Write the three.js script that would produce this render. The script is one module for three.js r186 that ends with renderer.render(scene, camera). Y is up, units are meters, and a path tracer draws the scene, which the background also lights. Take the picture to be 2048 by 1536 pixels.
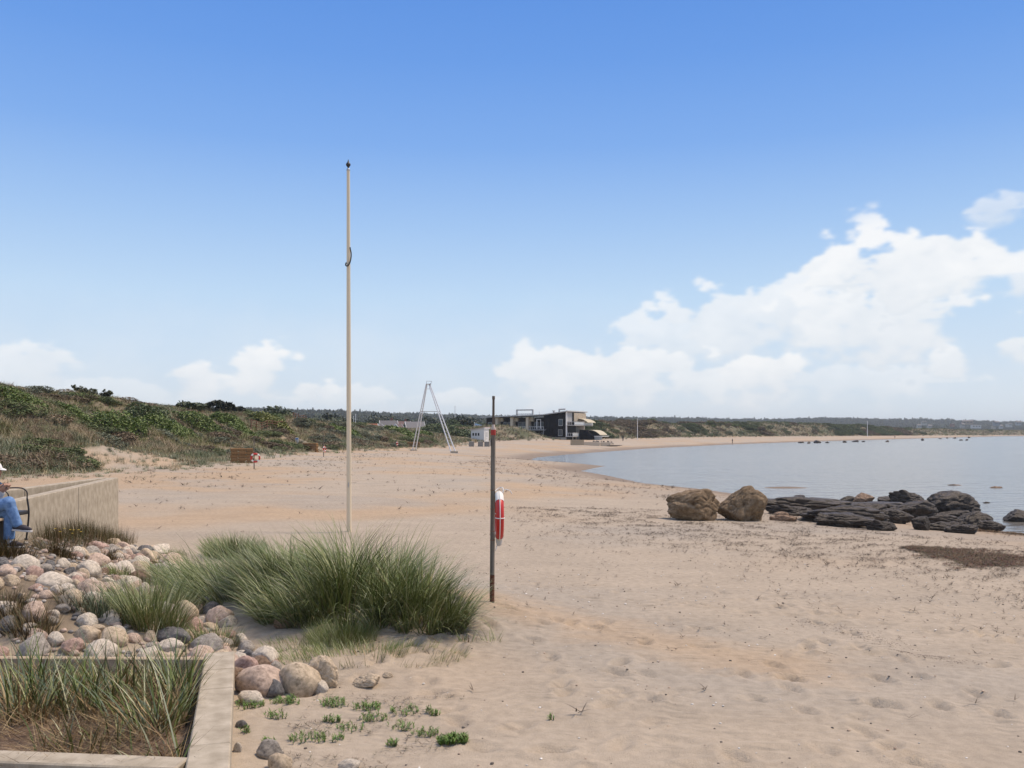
import * as THREE from 'three';
import { mergeGeometries, mergeVertices } from 'three/addons/utils/BufferGeometryUtils.js';
import { MarchingCubes } from 'three/addons/objects/MarchingCubes.js';

// ---------------------------------------------------------------- camera, sky, sun, exposure
const scene = new THREE.Scene();
const EYE = 2.68;                                   // metres above the dry sand
const camera = new THREE.PerspectiveCamera(52.57, 4 / 3, 0.2, 9000);
camera.position.set(0, EYE, 0);
camera.lookAt(0, EYE, -10);
camera.setViewOffset(2048, 1728, 0, 0, 2048, 1536); // level camera, lens shifted upwards
scene.add(camera);

const renderer = new THREE.WebGLRenderer({ antialias: true });
renderer.toneMapping = THREE.LinearToneMapping;
renderer.toneMappingExposure = 1.0;
renderer.shadowMap.enabled = true;

const SUN_DIR = new THREE.Vector3(0.60, 1.12, -0.24).normalize();
const sun = new THREE.DirectionalLight(0xffe8cc, 4.1);
sun.position.copy(SUN_DIR).multiplyScalar(300);
sun.castShadow = true;
sun.shadow.radius = 24;                             // sun behind a thin veil: soft shadows
sun.shadow.mapSize.set(4096, 4096);
Object.assign(sun.shadow.camera, { left: -90, right: 90, top: 90, bottom: -90, near: 1, far: 700 });
scene.add(sun, sun.target);

scene.fog = new THREE.FogExp2(0xdfe8f0, 0.00016);    // faint sea haze

// ---------------------------------------------------------------- numbers: random, noise
function rng(seed) { let s = seed >>> 0; return () => { s = (s + 0x6D2B79F5) >>> 0; let t = Math.imul(s ^ (s >>> 15), 1 | s); t = (t + Math.imul(t ^ (t >>> 7), 61 | t)) ^ t; return ((t ^ (t >>> 14)) >>> 0) / 4294967296; }; }
const clamp = (v, a = 0, b = 1) => v < a ? a : v > b ? b : v;
const lerp = (a, b, t) => a + (b - a) * t;
const sstep = (a, b, v) => { const t = clamp((v - a) / (b - a)); return t * t * (3 - 2 * t); };
const PERM = (() => { const r = rng(77), p = new Uint8Array(512); for (let i = 0; i < 256; i++) p[i] = i; for (let i = 255; i > 0; i--) { const j = Math.floor(r() * (i + 1)); const t = p[i]; p[i] = p[j]; p[j] = t; } for (let i = 0; i < 256; i++) p[i + 256] = p[i]; return p; })();
const fade = t => t * t * t * (t * (t * 6 - 15) + 10);
const GX = [1, -1, 1, -1, 1.4, -1.4, 0, 0], GY = [1, 1, -1, -1, 0, 0, 1.4, -1.4];
function noise2(x, y, per = 0) {                    // gradient noise, -1..1, optional period
  let X = Math.floor(x), Y = Math.floor(y); const fx = x - X, fy = y - Y; let X1 = X + 1, Y1 = Y + 1;
  if (per) { X = ((X % per) + per) % per; X1 = ((X1 % per) + per) % per; Y = ((Y % per) + per) % per; Y1 = ((Y1 % per) + per) % per; }
  const g = (ix, iy, dx, dy) => { const h = PERM[(PERM[ix & 255] + iy) & 255] & 7; return GX[h] * dx + GY[h] * dy; };
  const u = fade(fx), v = fade(fy);
  return lerp(lerp(g(X, Y, fx, fy), g(X1, Y, fx - 1, fy), u), lerp(g(X, Y1, fx, fy - 1), g(X1, Y1, fx - 1, fy - 1), u), v);
}
function fbm2(x, y, oct = 4, per = 0) { let a = 0.5, s = 0, f = 1; for (let i = 0; i < oct; i++) { s += a * noise2(x * f + i * 17.3 * (per ? 0 : 1), y * f + i * 9.7 * (per ? 0 : 1), per ? per * f : 0); a *= 0.5; f *= 2; } return s; }
function noise3(x, y, z) {
  const X = Math.floor(x), Y = Math.floor(y), Z = Math.floor(z), fx = x - X, fy = y - Y, fz = z - Z, u = fade(fx), v = fade(fy), w = fade(fz);
  const g = (i, j, k) => { const h = PERM[(PERM[(PERM[(X + i) & 255] + Y + j) & 255] + Z + k) & 255] & 15; const a = fx - i, b = fy - j, c = fz - k; const p = h < 8 ? a : b, q = h < 4 ? b : (h === 12 || h === 14 ? a : c); return ((h & 1) ? -p : p) + ((h & 2) ? -q : q); };
  return lerp(lerp(lerp(g(0, 0, 0), g(1, 0, 0), u), lerp(g(0, 1, 0), g(1, 1, 0), u), v), lerp(lerp(g(0, 0, 1), g(1, 0, 1), u), lerp(g(0, 1, 1), g(1, 1, 1), u), v), w);
}
const fbm3 = (x, y, z, oct = 4) => { let a = 0.5, s = 0; for (let i = 0; i < oct; i++) { s += a * noise3(x, y, z); x = x * 2.03 + 5.1; y = y * 2.03 + 1.7; z = z * 2.03 + 8.3; a *= 0.5; } return s; };

// ---------------------------------------------------------------- the sky: clear blue air, cumulus bank low over the land and sea
const D2R = Math.PI / 180;
const CLOUD_BANK = [ // azimuth (deg, 0 = -z, right +), elevation, half width, half height, strength
  [24.3, 9.0, 4.9, 2.8, 1.00],
  [26.3, 10.0, 3.0, 1.9, 1.00],
  [20.8, 9.7, 2.4, 1.5, 0.90],
  [22.8, 6.7, 6.3, 2.5, 0.85],
  [14.6, 6.9, 5.4, 2.5, 0.70],
  [18.2, 7.5, 4.5, 2.1, 0.75],
  [10.9, 5.6, 5.5, 2.0, 0.60],
  [6.7, 3.9, 7.1, 1.9, 0.75],
  [2.3, 3.6, 4.1, 1.7, 0.70],
  [5.1, 4.2, 2.2, 1.1, 0.80],
  [16.4, 3.7, 3.0, 1.3, 0.90],
  [11.8, 3.3, 2.6, 1.2, 0.70],
  [28.9, 12.5, 1.9, 0.9, 0.55],
  [30.3, 13.0, 1.5, 0.6, 0.50],
  [29.9, 4.9, 1.5, 0.8, 0.80],
  [26.6, 4.1, 1.3, 1.1, 0.75],
  [30.3, 8.9, 0.9, 1.2, 0.70],
  [-15.9, 3.9, 2.0, 1.5, 0.85],
  [-20.1, 3.3, 2.1, 1.2, 0.80],
  [-12.8, 2.5, 1.8, 0.9, 0.70],
  [-28.2, 4.0, 1.9, 1.3, 0.60],
  [-30.3, 3.6, 1.8, 1.2, 0.55],
  [-10.5, 2.1, 4.4, 0.9, 0.50],
  [-3.1, 2.1, 2.3, 0.8, 0.50],
  [21.1, 2.9, 6.8, 1.4, 0.50],
  [-25.2, 2.2, 5.2, 1.0, 0.40]
];
function makeSky() {
  const W = 2048, Hh = 2048, data = new Float32Array(W * Hh * 4);
  // measured air colours by elevation (linear)
  const stops = [[0, .74, .80, .86], [2, .71, .80, .885], [5, .64, .775, .92], [8.6, .53, .715, .93], [13, .375, .58, .90], [18, .223, .43, .855], [23, .150, .345, .805], [27, .118, .30, .765], [40, .08, .23, .66], [90, .055, .18, .55]];
  const air = (el, o) => { for (let i = 1; i < stops.length; i++) if (el <= stops[i][0]) { const a = stops[i - 1], b = stops[i], t = (el - a[0]) / (b[0] - a[0]); for (let k = 0; k < 3; k++) o[k] = lerp(a[k + 1], b[k + 1], t); return; } };
  // the bank goes on round the horizon with clouds of the same kind
  const r = rng(5), all = CLOUD_BANK.slice();
  for (let az = 36; az < 324; az += 5 + r() * 9) { const h = 2 + r() * 4.5; all.push([az > 180 ? az - 360 : az, 1.5 + h * .8 + r() * 3, 2.5 + r() * 5, h, .5 + r() * .5]); }
  const c = [0, 0, 0];
  for (let j = 0; j < Hh; j++) {
    const el = ((j + .5) / Hh - .5) * 180;
    air(Math.max(el, 0), c);
    const low = el > -1;
    const near = low ? all.filter(b => Math.abs(el - b[1]) < b[3] * 2.2 + 1) : [];
    for (let i = 0; i < W; i++) {
      let R = c[0], G = c[1], B = c[2];
      if (low) {
        const th = ((i + .5) / W - .5) * 2 * Math.PI;       // direction = (cos th, ., sin th)
        const dx = Math.cos(th), dz = Math.sin(th);
        const az = Math.atan2(dx, -dz) / D2R;
        let d = 0, sh = 0;
        const n1 = fbm3(az * .17 + 40, el * .26, 3.1, 5), n2 = fbm3(az * .62 + 10, el * .85 + 4, 7.7, 6);
        for (const b of near) {
          let da = Math.abs(az - b[0]); if (da > 180) da = 360 - da;
          if (da > b[2] * 2.2) continue;
          const ex = da / b[2], ey = (el - b[1]) / b[3];
          const q = Math.sqrt(ex * ex + (ey < 0 ? ey * ey * .55 : ey * ey));
          const v = clamp((1.06 - q + n1 * 1.15 + n2 * 1.0) * (ey > 0 ? 4.2 : 1.7)) * b[4] * sstep(2.2, 1.0, q);
          if (v > d) { d = v; sh = clamp(.52 + ey * .55 + n1 * .8 + n2 * .7); }
        }
        d = clamp(d);
        const m = sstep(0, 1, d) * .93;
        const veil = clamp(.24 + n1 * .8 + n2 * .25) * sstep(11, 3, el) * .45; // thin low haze cloud
        const wr = lerp(.80, .98, sh), wg = lerp(.845, .985, sh), wb = lerp(.895, .99, sh);
        R = lerp(R, .86, veil); G = lerp(G, .90, veil); B = lerp(B, .94, veil);
        // outside the low bank: broken thin cloud, added out of view for neutral fill light
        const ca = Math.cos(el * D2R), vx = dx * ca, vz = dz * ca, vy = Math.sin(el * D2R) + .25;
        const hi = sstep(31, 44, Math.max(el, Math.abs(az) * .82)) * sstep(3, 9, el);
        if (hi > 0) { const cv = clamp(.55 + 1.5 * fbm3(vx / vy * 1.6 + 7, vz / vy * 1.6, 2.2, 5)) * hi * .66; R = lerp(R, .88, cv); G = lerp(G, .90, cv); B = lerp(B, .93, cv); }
        R = lerp(R, wr, m); G = lerp(G, wg, m); B = lerp(B, wb, m);
      }
      if (el < 0) { R *= .55; G *= .55; B *= .55; }
      const k = (j * W + i) * 4; data[k] = R; data[k + 1] = G; data[k + 2] = B; data[k + 3] = 1;
    }
  }
  const t = new THREE.DataTexture(data, W, Hh, THREE.RGBAFormat, THREE.FloatType);
  t.mapping = THREE.EquirectangularReflectionMapping; t.magFilter = t.minFilter = THREE.LinearFilter; t.needsUpdate = true;
  return t;
}
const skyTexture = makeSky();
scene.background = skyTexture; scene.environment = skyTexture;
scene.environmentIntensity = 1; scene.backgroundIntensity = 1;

// ---------------------------------------------------------------- helpers for building
const taken = {};
function numbered(name) { const n = taken[name] = (taken[name] ?? -1) + 1; return n ? `${name}_${String(n).padStart(3, '0')}` : name; }
function tag(o, label, category, group, kind) { if (label) o.userData.label = label; if (category) o.userData.category = category; if (group) o.userData.group = group; if (kind) o.userData.kind = kind; return o; }
function shade(o) { o.traverse(c => { if (c.isMesh) { c.castShadow = true; c.receiveShadow = true; } }); return o; }
function mesh(name, geo, mat, parent) { const m = new THREE.Mesh(geo, mat); m.name = parent === scene ? numbered(name) : name; m.castShadow = m.receiveShadow = true; if (parent) parent.add(m); return m; }
function thing(name, label, category, pos = [0, 0, 0], turn = 0, group) { const g = new THREE.Group(); g.name = numbered(name); g.position.set(...pos); g.rotation.y = turn; tag(g, label, category, group); scene.add(g); return g; }
const lin = (r, g, b) => new THREE.Color().setRGB(r, g, b);
const std = (c, roughness = .85, o = {}) => new THREE.MeshStandardMaterial({ color: Array.isArray(c) ? lin(...c) : c, roughness, ...o });
// tiling texture from a function of (x, y) in 0..1 -> [r,g,b] 0..255 (sRGB when colour)
function tex(size, fn, colour, rep = 1) {
  const d = new Uint8Array(size * size * 4);
  for (let j = 0; j < size; j++) for (let i = 0; i < size; i++) { const c = fn(i / size, j / size), k = (j * size + i) * 4; d[k] = clamp(c[0], 0, 255); d[k + 1] = clamp(c[1], 0, 255); d[k + 2] = clamp(c[2], 0, 255); d[k + 3] = 255; }
  const t = new THREE.DataTexture(d, size, size); t.wrapS = t.wrapT = THREE.RepeatWrapping; t.magFilter = THREE.LinearFilter; t.minFilter = THREE.LinearMipmapLinearFilter; t.generateMipmaps = true;
  if (colour) t.colorSpace = THREE.SRGBColorSpace; t.repeat.set(rep, rep); t.needsUpdate = true; return t;
}

// ---------------------------------------------------------------- lie of the land
const WATER = -1.5;
const SHORE = [[95, 60], [48, 4], [26, -27], [21, -35.5], [18.5, -44], [16.4, -53], [13.8, -64], [10.6, -71.5], [8.9, -85], [7.3, -93.8], [9.3, -101], [11.4, -107.6], [7.2, -115], [2.4, -128], [3.8, -143], [6.5, -151], [10.3, -163], [20, -187], [34, -221], [73, -293], [120, -366], [166, -430], [276, -585], [459, -831], [590, -975], [900, -1230], [1500, -1480], [3600, -1700]];
const FOOT = [[-60, 60], [-37, -14], [-29, -40], [-26.5, -52], [-24, -70], [-26, -88], [-25, -112], [-18, -148], [-12, -163], [-10, -215], [-5, -246], [7, -266], [14, -282], [19, -301], [40, -318], [86, -405], [222, -560], [330, -690], [500, -890], [625, -1000], [950, -1290], [1500, -1530], [3600, -1760]];
function segs(P) { return P.slice(1).map((b, i) => { const a = P[i], dx = b[0] - a[0], dz = b[1] - a[1]; return [a[0], a[1], dx, dz, 1 / (dx * dx + dz * dz)]; }); }
function side(S, P, x, z) {                          // distance to the line, positive on the land (left) side
  let best = 1e9, inside = false;
  for (const [ax, az, dx, dz, il] of S) { const t = clamp(((x - ax) * dx + (z - az) * dz) * il), ex = x - ax - dx * t, ez = z - az - dz * t, q = ex * ex + ez * ez; if (q < best) best = q; if ((az > z) !== (az + dz > z) && x < ax + dx * (z - az) / dz) inside = !inside; }
  if (z < P[P.length - 1][1]) inside = true; else if (z > P[0][1]) inside = x < P[0][0];
  return Math.sqrt(best) * (inside ? 1 : -1);
}
const SH = segs(SHORE), FT = segs(FOOT);
const shoreDist = (x, z) => side(SH, SHORE, x, z), footDist = (x, z) => side(FT, FOOT, x, z);
// footprints trodden into the dry sand
const PRINTS = (() => {
  const r = rng(314), a = [];
  const track = (x, z, dir, n) => { for (let i = 0; i < n; i++) { const s = i % 2 ? .11 : -.11; a.push([x + Math.cos(dir) * s, z + Math.sin(dir) * s, dir + Math.PI / 2 + (r() - .5) * .4, .8 + r() * .4]); x += -Math.sin(dir) * (.55 + r() * .2); z += Math.cos(dir) * (.55 + r() * .2); dir += (r() - .5) * .18; } };
  for (let i = 0; i < 46; i++) track(-2 + r() * 17, -6 - r() * 20, r() * 6.28, 5 + Math.floor(r() * 14));
  for (let i = 0; i < 420; i++) a.push([-1 + r() * 16, -5.5 - r() * 18, r() * 6.28, .5 + r() * .8]);
  const cell = new Map(); for (const p of a) { const k0 = Math.floor(p[0]), k1 = Math.floor(p[1]); for (let i = -1; i < 2; i++) for (let j = -1; j < 2; j++) { const k = (k0 + i) * 4096 + k1 + j; if (!cell.has(k)) cell.set(k, []); cell.get(k).push(p); } }
  return cell;
})();
function bankT(x, z) { const line = z > -12 ? -2.7 - .58 * (-9.5 - z) : z > -18 ? -4.2 - .47 * (-12 - z) : -7.02 - .72 * (-18 - z); return line - x; }
function bank(x, z) {                                // made-up ground of the stone bed, rising to the terrace on the left
  const t = bankT(x, z);
  return .95 * sstep(-.1, 3.3, t) * sstep(-24, -20, z) * lerp(.12, 1, sstep(-8.9, -11.2, z));
}
function hummock(x, z) { const a = (x + 1.95) / 2.0, b = (z + 13.3) / 1.9; const c = (x + 3.7) / 1.4, d = (z + 14.2) / 1.6; return .40 * Math.exp(-a * a - b * b) + .20 * Math.exp(-c * c - d * d); }
const CREST = [[-2000, 3.2], [-900, 3.8], [-700, 4.6], [-560, 7.0], [-420, 6.2], [-310, 5.4], [-272, 3.2], [-238, 2.1], [-200, 2.2], [-182, 3.6], [-150, 5.0], [-105, 5.8], [-60, 7.0], [-30, 7.6], [100, 7.6]];
function crest(z) { for (let i = 1; i < CREST.length; i++) if (z <= CREST[i][0]) { const a = CREST[i - 1], b = CREST[i]; return lerp(a[1], b[1], clamp((z - a[0]) / (b[0] - a[0]))); } return 7; }
function height(x, z) {
  const s = shoreDist(x, z);
  let h;
  if (s > 0) h = WATER + 1.62 * (1 - Math.exp(-s / 13)) * (s < 4 ? lerp(.8, 1, s / 4) : 1);
  else h = WATER - .035 * -s - .0006 * Math.min(s * s, 4000);
  { const a = (x - 20.5) / 4.2, b = (z + 65.5) / 1.7; h = Math.max(h, WATER - .5 + .56 * Math.exp(-a * a - b * b) * 1.05); }   // sandbar
  if (h < -4) h = -4;
  const D = Math.hypot(x, z);
  if (s > 0) {
    h += .055 * fbm2(x * .16, z * .16, 3) * sstep(0, 8, s) * 2;
    const t = footDist(x, z);
    if (t > -4) {
      const nearLeft = sstep(-130, -40, z);
      let top = crest(z) * (1 + .30 * fbm2(x * .018 + 3, z * .018, 3));
      const w = lerp(20, 27, nearLeft);
      const wob = t + 3.2 * fbm2(x * .07 + 11, z * .07, 3);
      let dn = top * Math.pow(sstep(-1.5, w, wob), 1.15);
      dn += (1.5 * fbm2(x * .085, z * .085 + 5, 3) + .55 * fbm2(x * .3 + 2, z * .3, 2)) * sstep(1, 10, wob) * clamp(top * .2, .35, 1.3);
      { const a = (x - 3) / 11, b = (z + 277) / 8; dn += 2.0 * Math.exp(-a * a - b * b) * sstep(-2, 6, wob); }
      { const a = (x - 4) / 26, b = (z + 305) / 13, w = Math.exp(-a * a - b * b); dn = lerp(dn, Math.min(dn, 2.2), clamp(w * 1.6)); }
      dn *= lerp(1, z > -330 ? .34 : .6, sstep(34, 62, t));
      const hill = sstep(520, 1150, t) * (23 + 17 * fbm2(x * .0014 + 7, z * .0014, 3)) + sstep(150, 500, t) * 2;
      h += Math.max(dn, 0) * sstep(2600, 1200, D) * lerp(1, .55, sstep(500, 900, x)) + hill;
    }
    h += bank(x, z) + hummock(x, z);
    if (x < -2 && z < -5.5 && z > -9.6) h -= .34 * sstep(-.06, -.22, (x + 2.99) * .956 - (z + 9.43) * .293) * sstep(-9.28, -9.14, z) * sstep(-6.16, -6.34, z + (x + 2.36) * .1);
  }
  if (D < 19 && s > 3) {                            // wind ripples, scuffs and footprints
    const q = sstep(19, 11, D);
    const wx = x + .25 * noise2(x * .7, z * .7), wz = z + .3 * noise2(x * .6 + 9, z * .6);
    h += q * (.026 * fbm2(wx * .9, wz * 2.6, 3) + .024 * fbm2(x * 2.2 + 3, z * 4.2, 2) + 0.007 * Math.sin(wz * 26 + 5 * noise2(x * .8, z * .5)) * clamp(.4 + noise2(x * .3, z * .3)));
    const ps = PRINTS.get(Math.floor(x) * 4096 + Math.floor(z));
    if (ps) for (const p of ps) {
      const ax = x - p[0], az = z - p[1], c = Math.cos(p[2]), n = Math.sin(p[2]);
      const u = (ax * c + az * n) / .15, v = (-ax * n + az * c) / .075, r2 = u * u + v * v;
      if (r2 < 6) h += q * p[3] * (-.062 * Math.exp(-r2 * 1.1) + .024 * Math.exp(-3.5 * (Math.sqrt(r2) - 1.6) ** 2));
    }
  }
  return h;
}
const up = [0, 1, 0];
// the point of the ground met by the line of sight through a place in the picture (2048 x 1536), to set things down where they stand
function ground(px, py) {
  const dx = (px - 1024) / 1750, dy = (864 - py) / 1750; let d = 4, prev = 4;
  for (; d < 1500; d *= 1.01, d += .01) { if (EYE + dy * d < height(dx * d, -d)) { let a = prev, b = d; for (let i = 0; i < 18; i++) { const m = (a + b) / 2; if (EYE + dy * m < height(dx * m, -m)) b = m; else a = m; } d = b; break; } prev = d; }
  return { x: dx * d, y: height(dx * d, -d), z: -d, d, ppm: 1750 / d };
}
// where each kind of surface lies
const tan = lin(.462, .39, .302), orange = lin(.50, .355, .215), grey = lin(.405, .36, .30), wet = lin(.235, .185, .14), dune = lin(.22, .185, .12), moss = lin(.10, .11, .055), inland = lin(.08, .10, .04), wood = lin(.03, .045, .02);
const col = new THREE.Color();
function hollow(x, z) { if (x < -40 || x > -18 || z < -80 || z > -50) return 0; const a = (x + 27.6) / 3.4, b = (z + 64) / 5.4; return sstep(1.2, .7, a * a + b * b + .9 * fbm2(x * .3, z * .3, 3)); }   // bare blow-out in the left dune
function vegEdge(x, z, t) { return (1 - hollow(x, z)) * sstep(-1.2, 2.6, t + 3.2 * fbm2(x * .07 + 11, z * .07, 3) - 1.2 + 2.2 * fbm2(x * .35, z * .35 + 8, 3)); }
function landColour(x, z, h) {
  const s = shoreDist(x, z), t = footDist(x, z), D = Math.hypot(x, z);
  col.copy(tan);
  const far = sstep(16, 34, D);
  const o = sstep(-.06, .3, fbm2(x * .075 + 20, z * .06 + 3, 4) + lerp(-.14, .10, far));
  col.lerp(orange, o * lerp(.4, .72, far));
  col.lerp(grey, sstep(.0, .3, fbm2(x * .075 + 50, z * .12 + 31, 4)) * .75);
  // one warm streak of coarser sand right of the pole
  { const k = clamp(((x + .3) * 3.6 + (z + 13.2) * 3.1) / 22.6), u = x + .3 - 3.6 * k, v = z + 13.2 - 3.1 * k, q = Math.hypot(u, v) + .5 * fbm2(x * .9, z * .9, 3); col.lerp(orange, .5 * sstep(1.15, .0, q + .25 * noise2(x * 3.1, z * 4.3))); }
  col.multiplyScalar(1 + .16 * fbm2(x * .6, z * .9, 3));
  if (s > 0) {
    col.lerp(lin(.36, .29, .22), sstep(16, 8, s + 4 * fbm2(x * .1, z * .1, 3)) * .45 * sstep(-200, -60, z + 0));
    col.lerp(wet, sstep(5.5, 1.2, s + 2.5 * fbm2(x * .12, z * .12 + 4, 3)) * .85);
  } else col.copy(wet);
  if (t > -5) {
    const e = vegEdge(x, z, t);
    const c2 = new THREE.Color().copy(dune).lerp(moss, sstep(-.1, .3, fbm2(x * .09, z * .09 + 60, 3)));
    const bare = sstep(.26, .40, fbm2(x * .11 + 70, z * .11, 3)) * sstep(20, 3, t);
    col.lerp(c2, e * (1 - bare * .8));
    col.lerp(inland, sstep(45, 90, t)); col.lerp(wood, sstep(420, 620, t));
  }
  const b = bank(x, z); if (b > .05) col.lerp(lin(.17, .13, .085), sstep(.10, .55, b) * .8);
  return col;
}
function buildLand() {
  const pos = [], cols = [], idx = [], N = 240;
  let s = .052, prev = null;
  for (let L = 0; L < 10; L++, s *= 2) {
    const x0 = -N / 2 * s, z0 = prev ? Math.ceil((prev.z1 + prev.s * N * .10) / (2 * s)) * 2 * s : -Math.ceil(4.6 / (2 * s)) * 2 * s;
    const b = { x0, x1: x0 + N * s, z1: z0, z0: z0 - N * s, s };
    const id = new Int32Array((N + 1) * (N + 1)).fill(-1);
    const H = new Float64Array((N + 1) * (N + 1));
    const hole = prev;
    const inHole = (i, j) => hole && (b.x0 + i * s) > hole.x0 - s * .25 && (b.x0 + (i + 1) * s) < hole.x1 + s * .25 && (b.z0 + j * s) > hole.z0 - s * .25 && (b.z0 + (j + 1) * s) < hole.z1 + s * .25;
    const vert = (i, j) => {
      const k = j * (N + 1) + i; if (id[k] >= 0) return id[k];
      const x = b.x0 + i * s, z = b.z0 + j * s;
      let y;
      if (L < 9 && (i === 0 || i === N) && j % 2) y = (height(x, z - s) + height(x, z + s)) / 2;
      else if (L < 9 && (j === 0 || j === N) && i % 2) y = (height(x - s, z) + height(x + s, z)) / 2;
      else y = height(x, z);
      id[k] = pos.length / 3; pos.push(x, y, z);
      const c = landColour(x, z, y); cols.push(c.r, c.g, c.b); return id[k];
    };
    for (let j = 0; j < N; j++) for (let i = 0; i < N; i++) { if (inHole(i, j)) continue; const a = vert(i, j), c = vert(i + 1, j), d = vert(i, j + 1), e = vert(i + 1, j + 1); idx.push(a, d, c, c, d, e); }
    prev = b;
  }
  const g = new THREE.BufferGeometry();
  g.setAttribute('position', new THREE.Float32BufferAttribute(pos, 3)); g.setAttribute('color', new THREE.Float32BufferAttribute(cols, 3));
  const uv = new Float32Array(pos.length / 3 * 2); for (let i = 0; i < uv.length / 2; i++) { uv[2 * i] = pos[3 * i] / 3.1; uv[2 * i + 1] = pos[3 * i + 2] / 3.1; }
  g.setAttribute('uv', new THREE.BufferAttribute(uv, 2)); g.setIndex(idx); g.computeVertexNormals();
  const r = rng(9);
  const grain = tex(1024, (x, y) => { const n = fbm2(x * 24, y * 24, 4, 24) * 26 + (r() - .5) * 40, d = r(); let v = 236 + n; if (d > .9965) v = 90 + r() * 60; if (d < .0012) v = 255; return [v, v - 1, v - 3]; }, true);
  const rip = tex(1024, (x, y) => { const w = fbm2(x * 6, y * 6, 2, 6); const v = 128 + 46 * Math.sin((y * 26 + w * 1.7 + .25 * Math.sin(x * 6.283)) * 6.283) * clamp(.45 + fbm2(x * 5, y * 5, 2, 5) * 2) + 70 * fbm2(x * 16, y * 26, 4, 16) + (r() - .5) * 46; return [v, v, v]; }, false);
  const m = new THREE.MeshStandardMaterial({ vertexColors: true, map: grain, bumpMap: rip, bumpScale: .034, roughness: .95 });
  const o = mesh('ground', g, m, scene); o.userData.kind = 'structure';
  console.log('land tris', idx.length / 3);
}
buildLand();
// water: one sheet with the small wind waves of the bay
{
  // low swell running in along the near shore, flat further out
  const X0 = 0, X1 = 170, Z0 = -250, Z1 = -20, NX = 220, NZ = 300;
  const inner = new THREE.PlaneGeometry(X1 - X0, Z1 - Z0, NX, NZ); inner.rotateX(-Math.PI / 2); inner.translate((X0 + X1) / 2, WATER, (Z0 + Z1) / 2);
  { const q = inner.attributes.position; for (let i = 0; i < q.count; i++) { const x = q.getX(i), z = q.getZ(i), e = Math.min(x - X0, X1 - x, z - Z0, Z1 - z); if (e < .5) continue; const s = -shoreDist(x, z); q.setY(i, WATER + sstep(.5, 25, e) * .045 * sstep(-1, 5, s) * clamp(.35 + 1.6 * fbm2(x * .06, z * .06, 3)) * Math.pow(.5 + .5 * Math.sin(s * 1.05 + 3 * fbm2(x * .05 + 3, z * .05, 3)), 3)); } }
  const flat = (x0, x1, z0, z1) => { const f = new THREE.PlaneGeometry(x1 - x0, z1 - z0); f.rotateX(-Math.PI / 2); f.translate((x0 + x1) / 2, WATER, (z0 + z1) / 2); return f; };
  const g = mergeGeometries([inner, flat(-400, X0, -3100, 500), flat(X1, 4200, -3100, 500), flat(X0, X1, Z1, 500), flat(X0, X1, -3100, Z0)]); g.computeVertexNormals();
  const uv = g.attributes.uv, p = g.attributes.position; for (let i = 0; i < uv.count; i++) uv.setXY(i, p.getX(i) / 24, p.getZ(i) / 24);
  const wave = tex(1024, (x, y) => { const w = fbm2(x * 4, y * 4, 2, 4) * 1.2; let v = 128 + 30 * Math.sin((y * 14 + w) * 6.283) + 26 * Math.sin((y * 23 + x * 3 + w * 1.4) * 6.283) + 95 * fbm2(x * 24, y * 48, 4, 24); return [v, v, v]; }, false);
  const m = new THREE.MeshPhysicalMaterial({ color: lin(.15, .142, .125), roughness: .17, ior: 1.33, bumpMap: wave, bumpScale: .07 });
  const o = mesh('water', g, m, scene); o.userData.kind = 'structure';
}
// ---------------------------------------------------------------- stones and rocks
const granite = (seed, base, spots) => { const r = rng(seed); return tex(256, (x, y) => { const n = fbm2(x * 5, y * 5, 5, 5) * 62 + (fbm2(x * 3 + .37, y * 3, 3, 3) > .22 ? -26 : 0), q = r(); const k = q > .86 ? spots : 0; const v = n + (r() - .5) * 42; return [base[0] + v + k, base[1] + v * .97 + k * .95, base[2] + v * .9 + k * .9]; }, true, .9); };
const roughBump = (() => { const r = rng(21); return tex(256, (x, y) => { const v = 128 + 90 * fbm2(x * 7, y * 7, 5, 7) + (r() - .5) * 60; return [v, v, v]; }, false, 2.6); })();
const STONE_MAT = {
  pink: granite(1, [204, 182, 164], -50), rose: granite(2, [188, 160, 146], -50), tan: granite(3, [202, 184, 158], -50), grey: granite(4, [166, 159, 149], -50),
  slate: granite(5, [104, 103, 102], 50), pale: granite(6, [214, 203, 186], -60), brown: granite(7, [138, 116, 96], -40), dark: granite(8, [62, 54, 46], -22), boulder: granite(9, [136, 116, 90], -54)
};
for (const k in STONE_MAT) STONE_MAT[k] = new THREE.MeshStandardMaterial({ map: STONE_MAT[k], bumpMap: roughBump, bumpScale: k === 'dark' || k === 'boulder' ? .05 : .014, roughness: k === 'dark' ? .5 : .85 });
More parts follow.
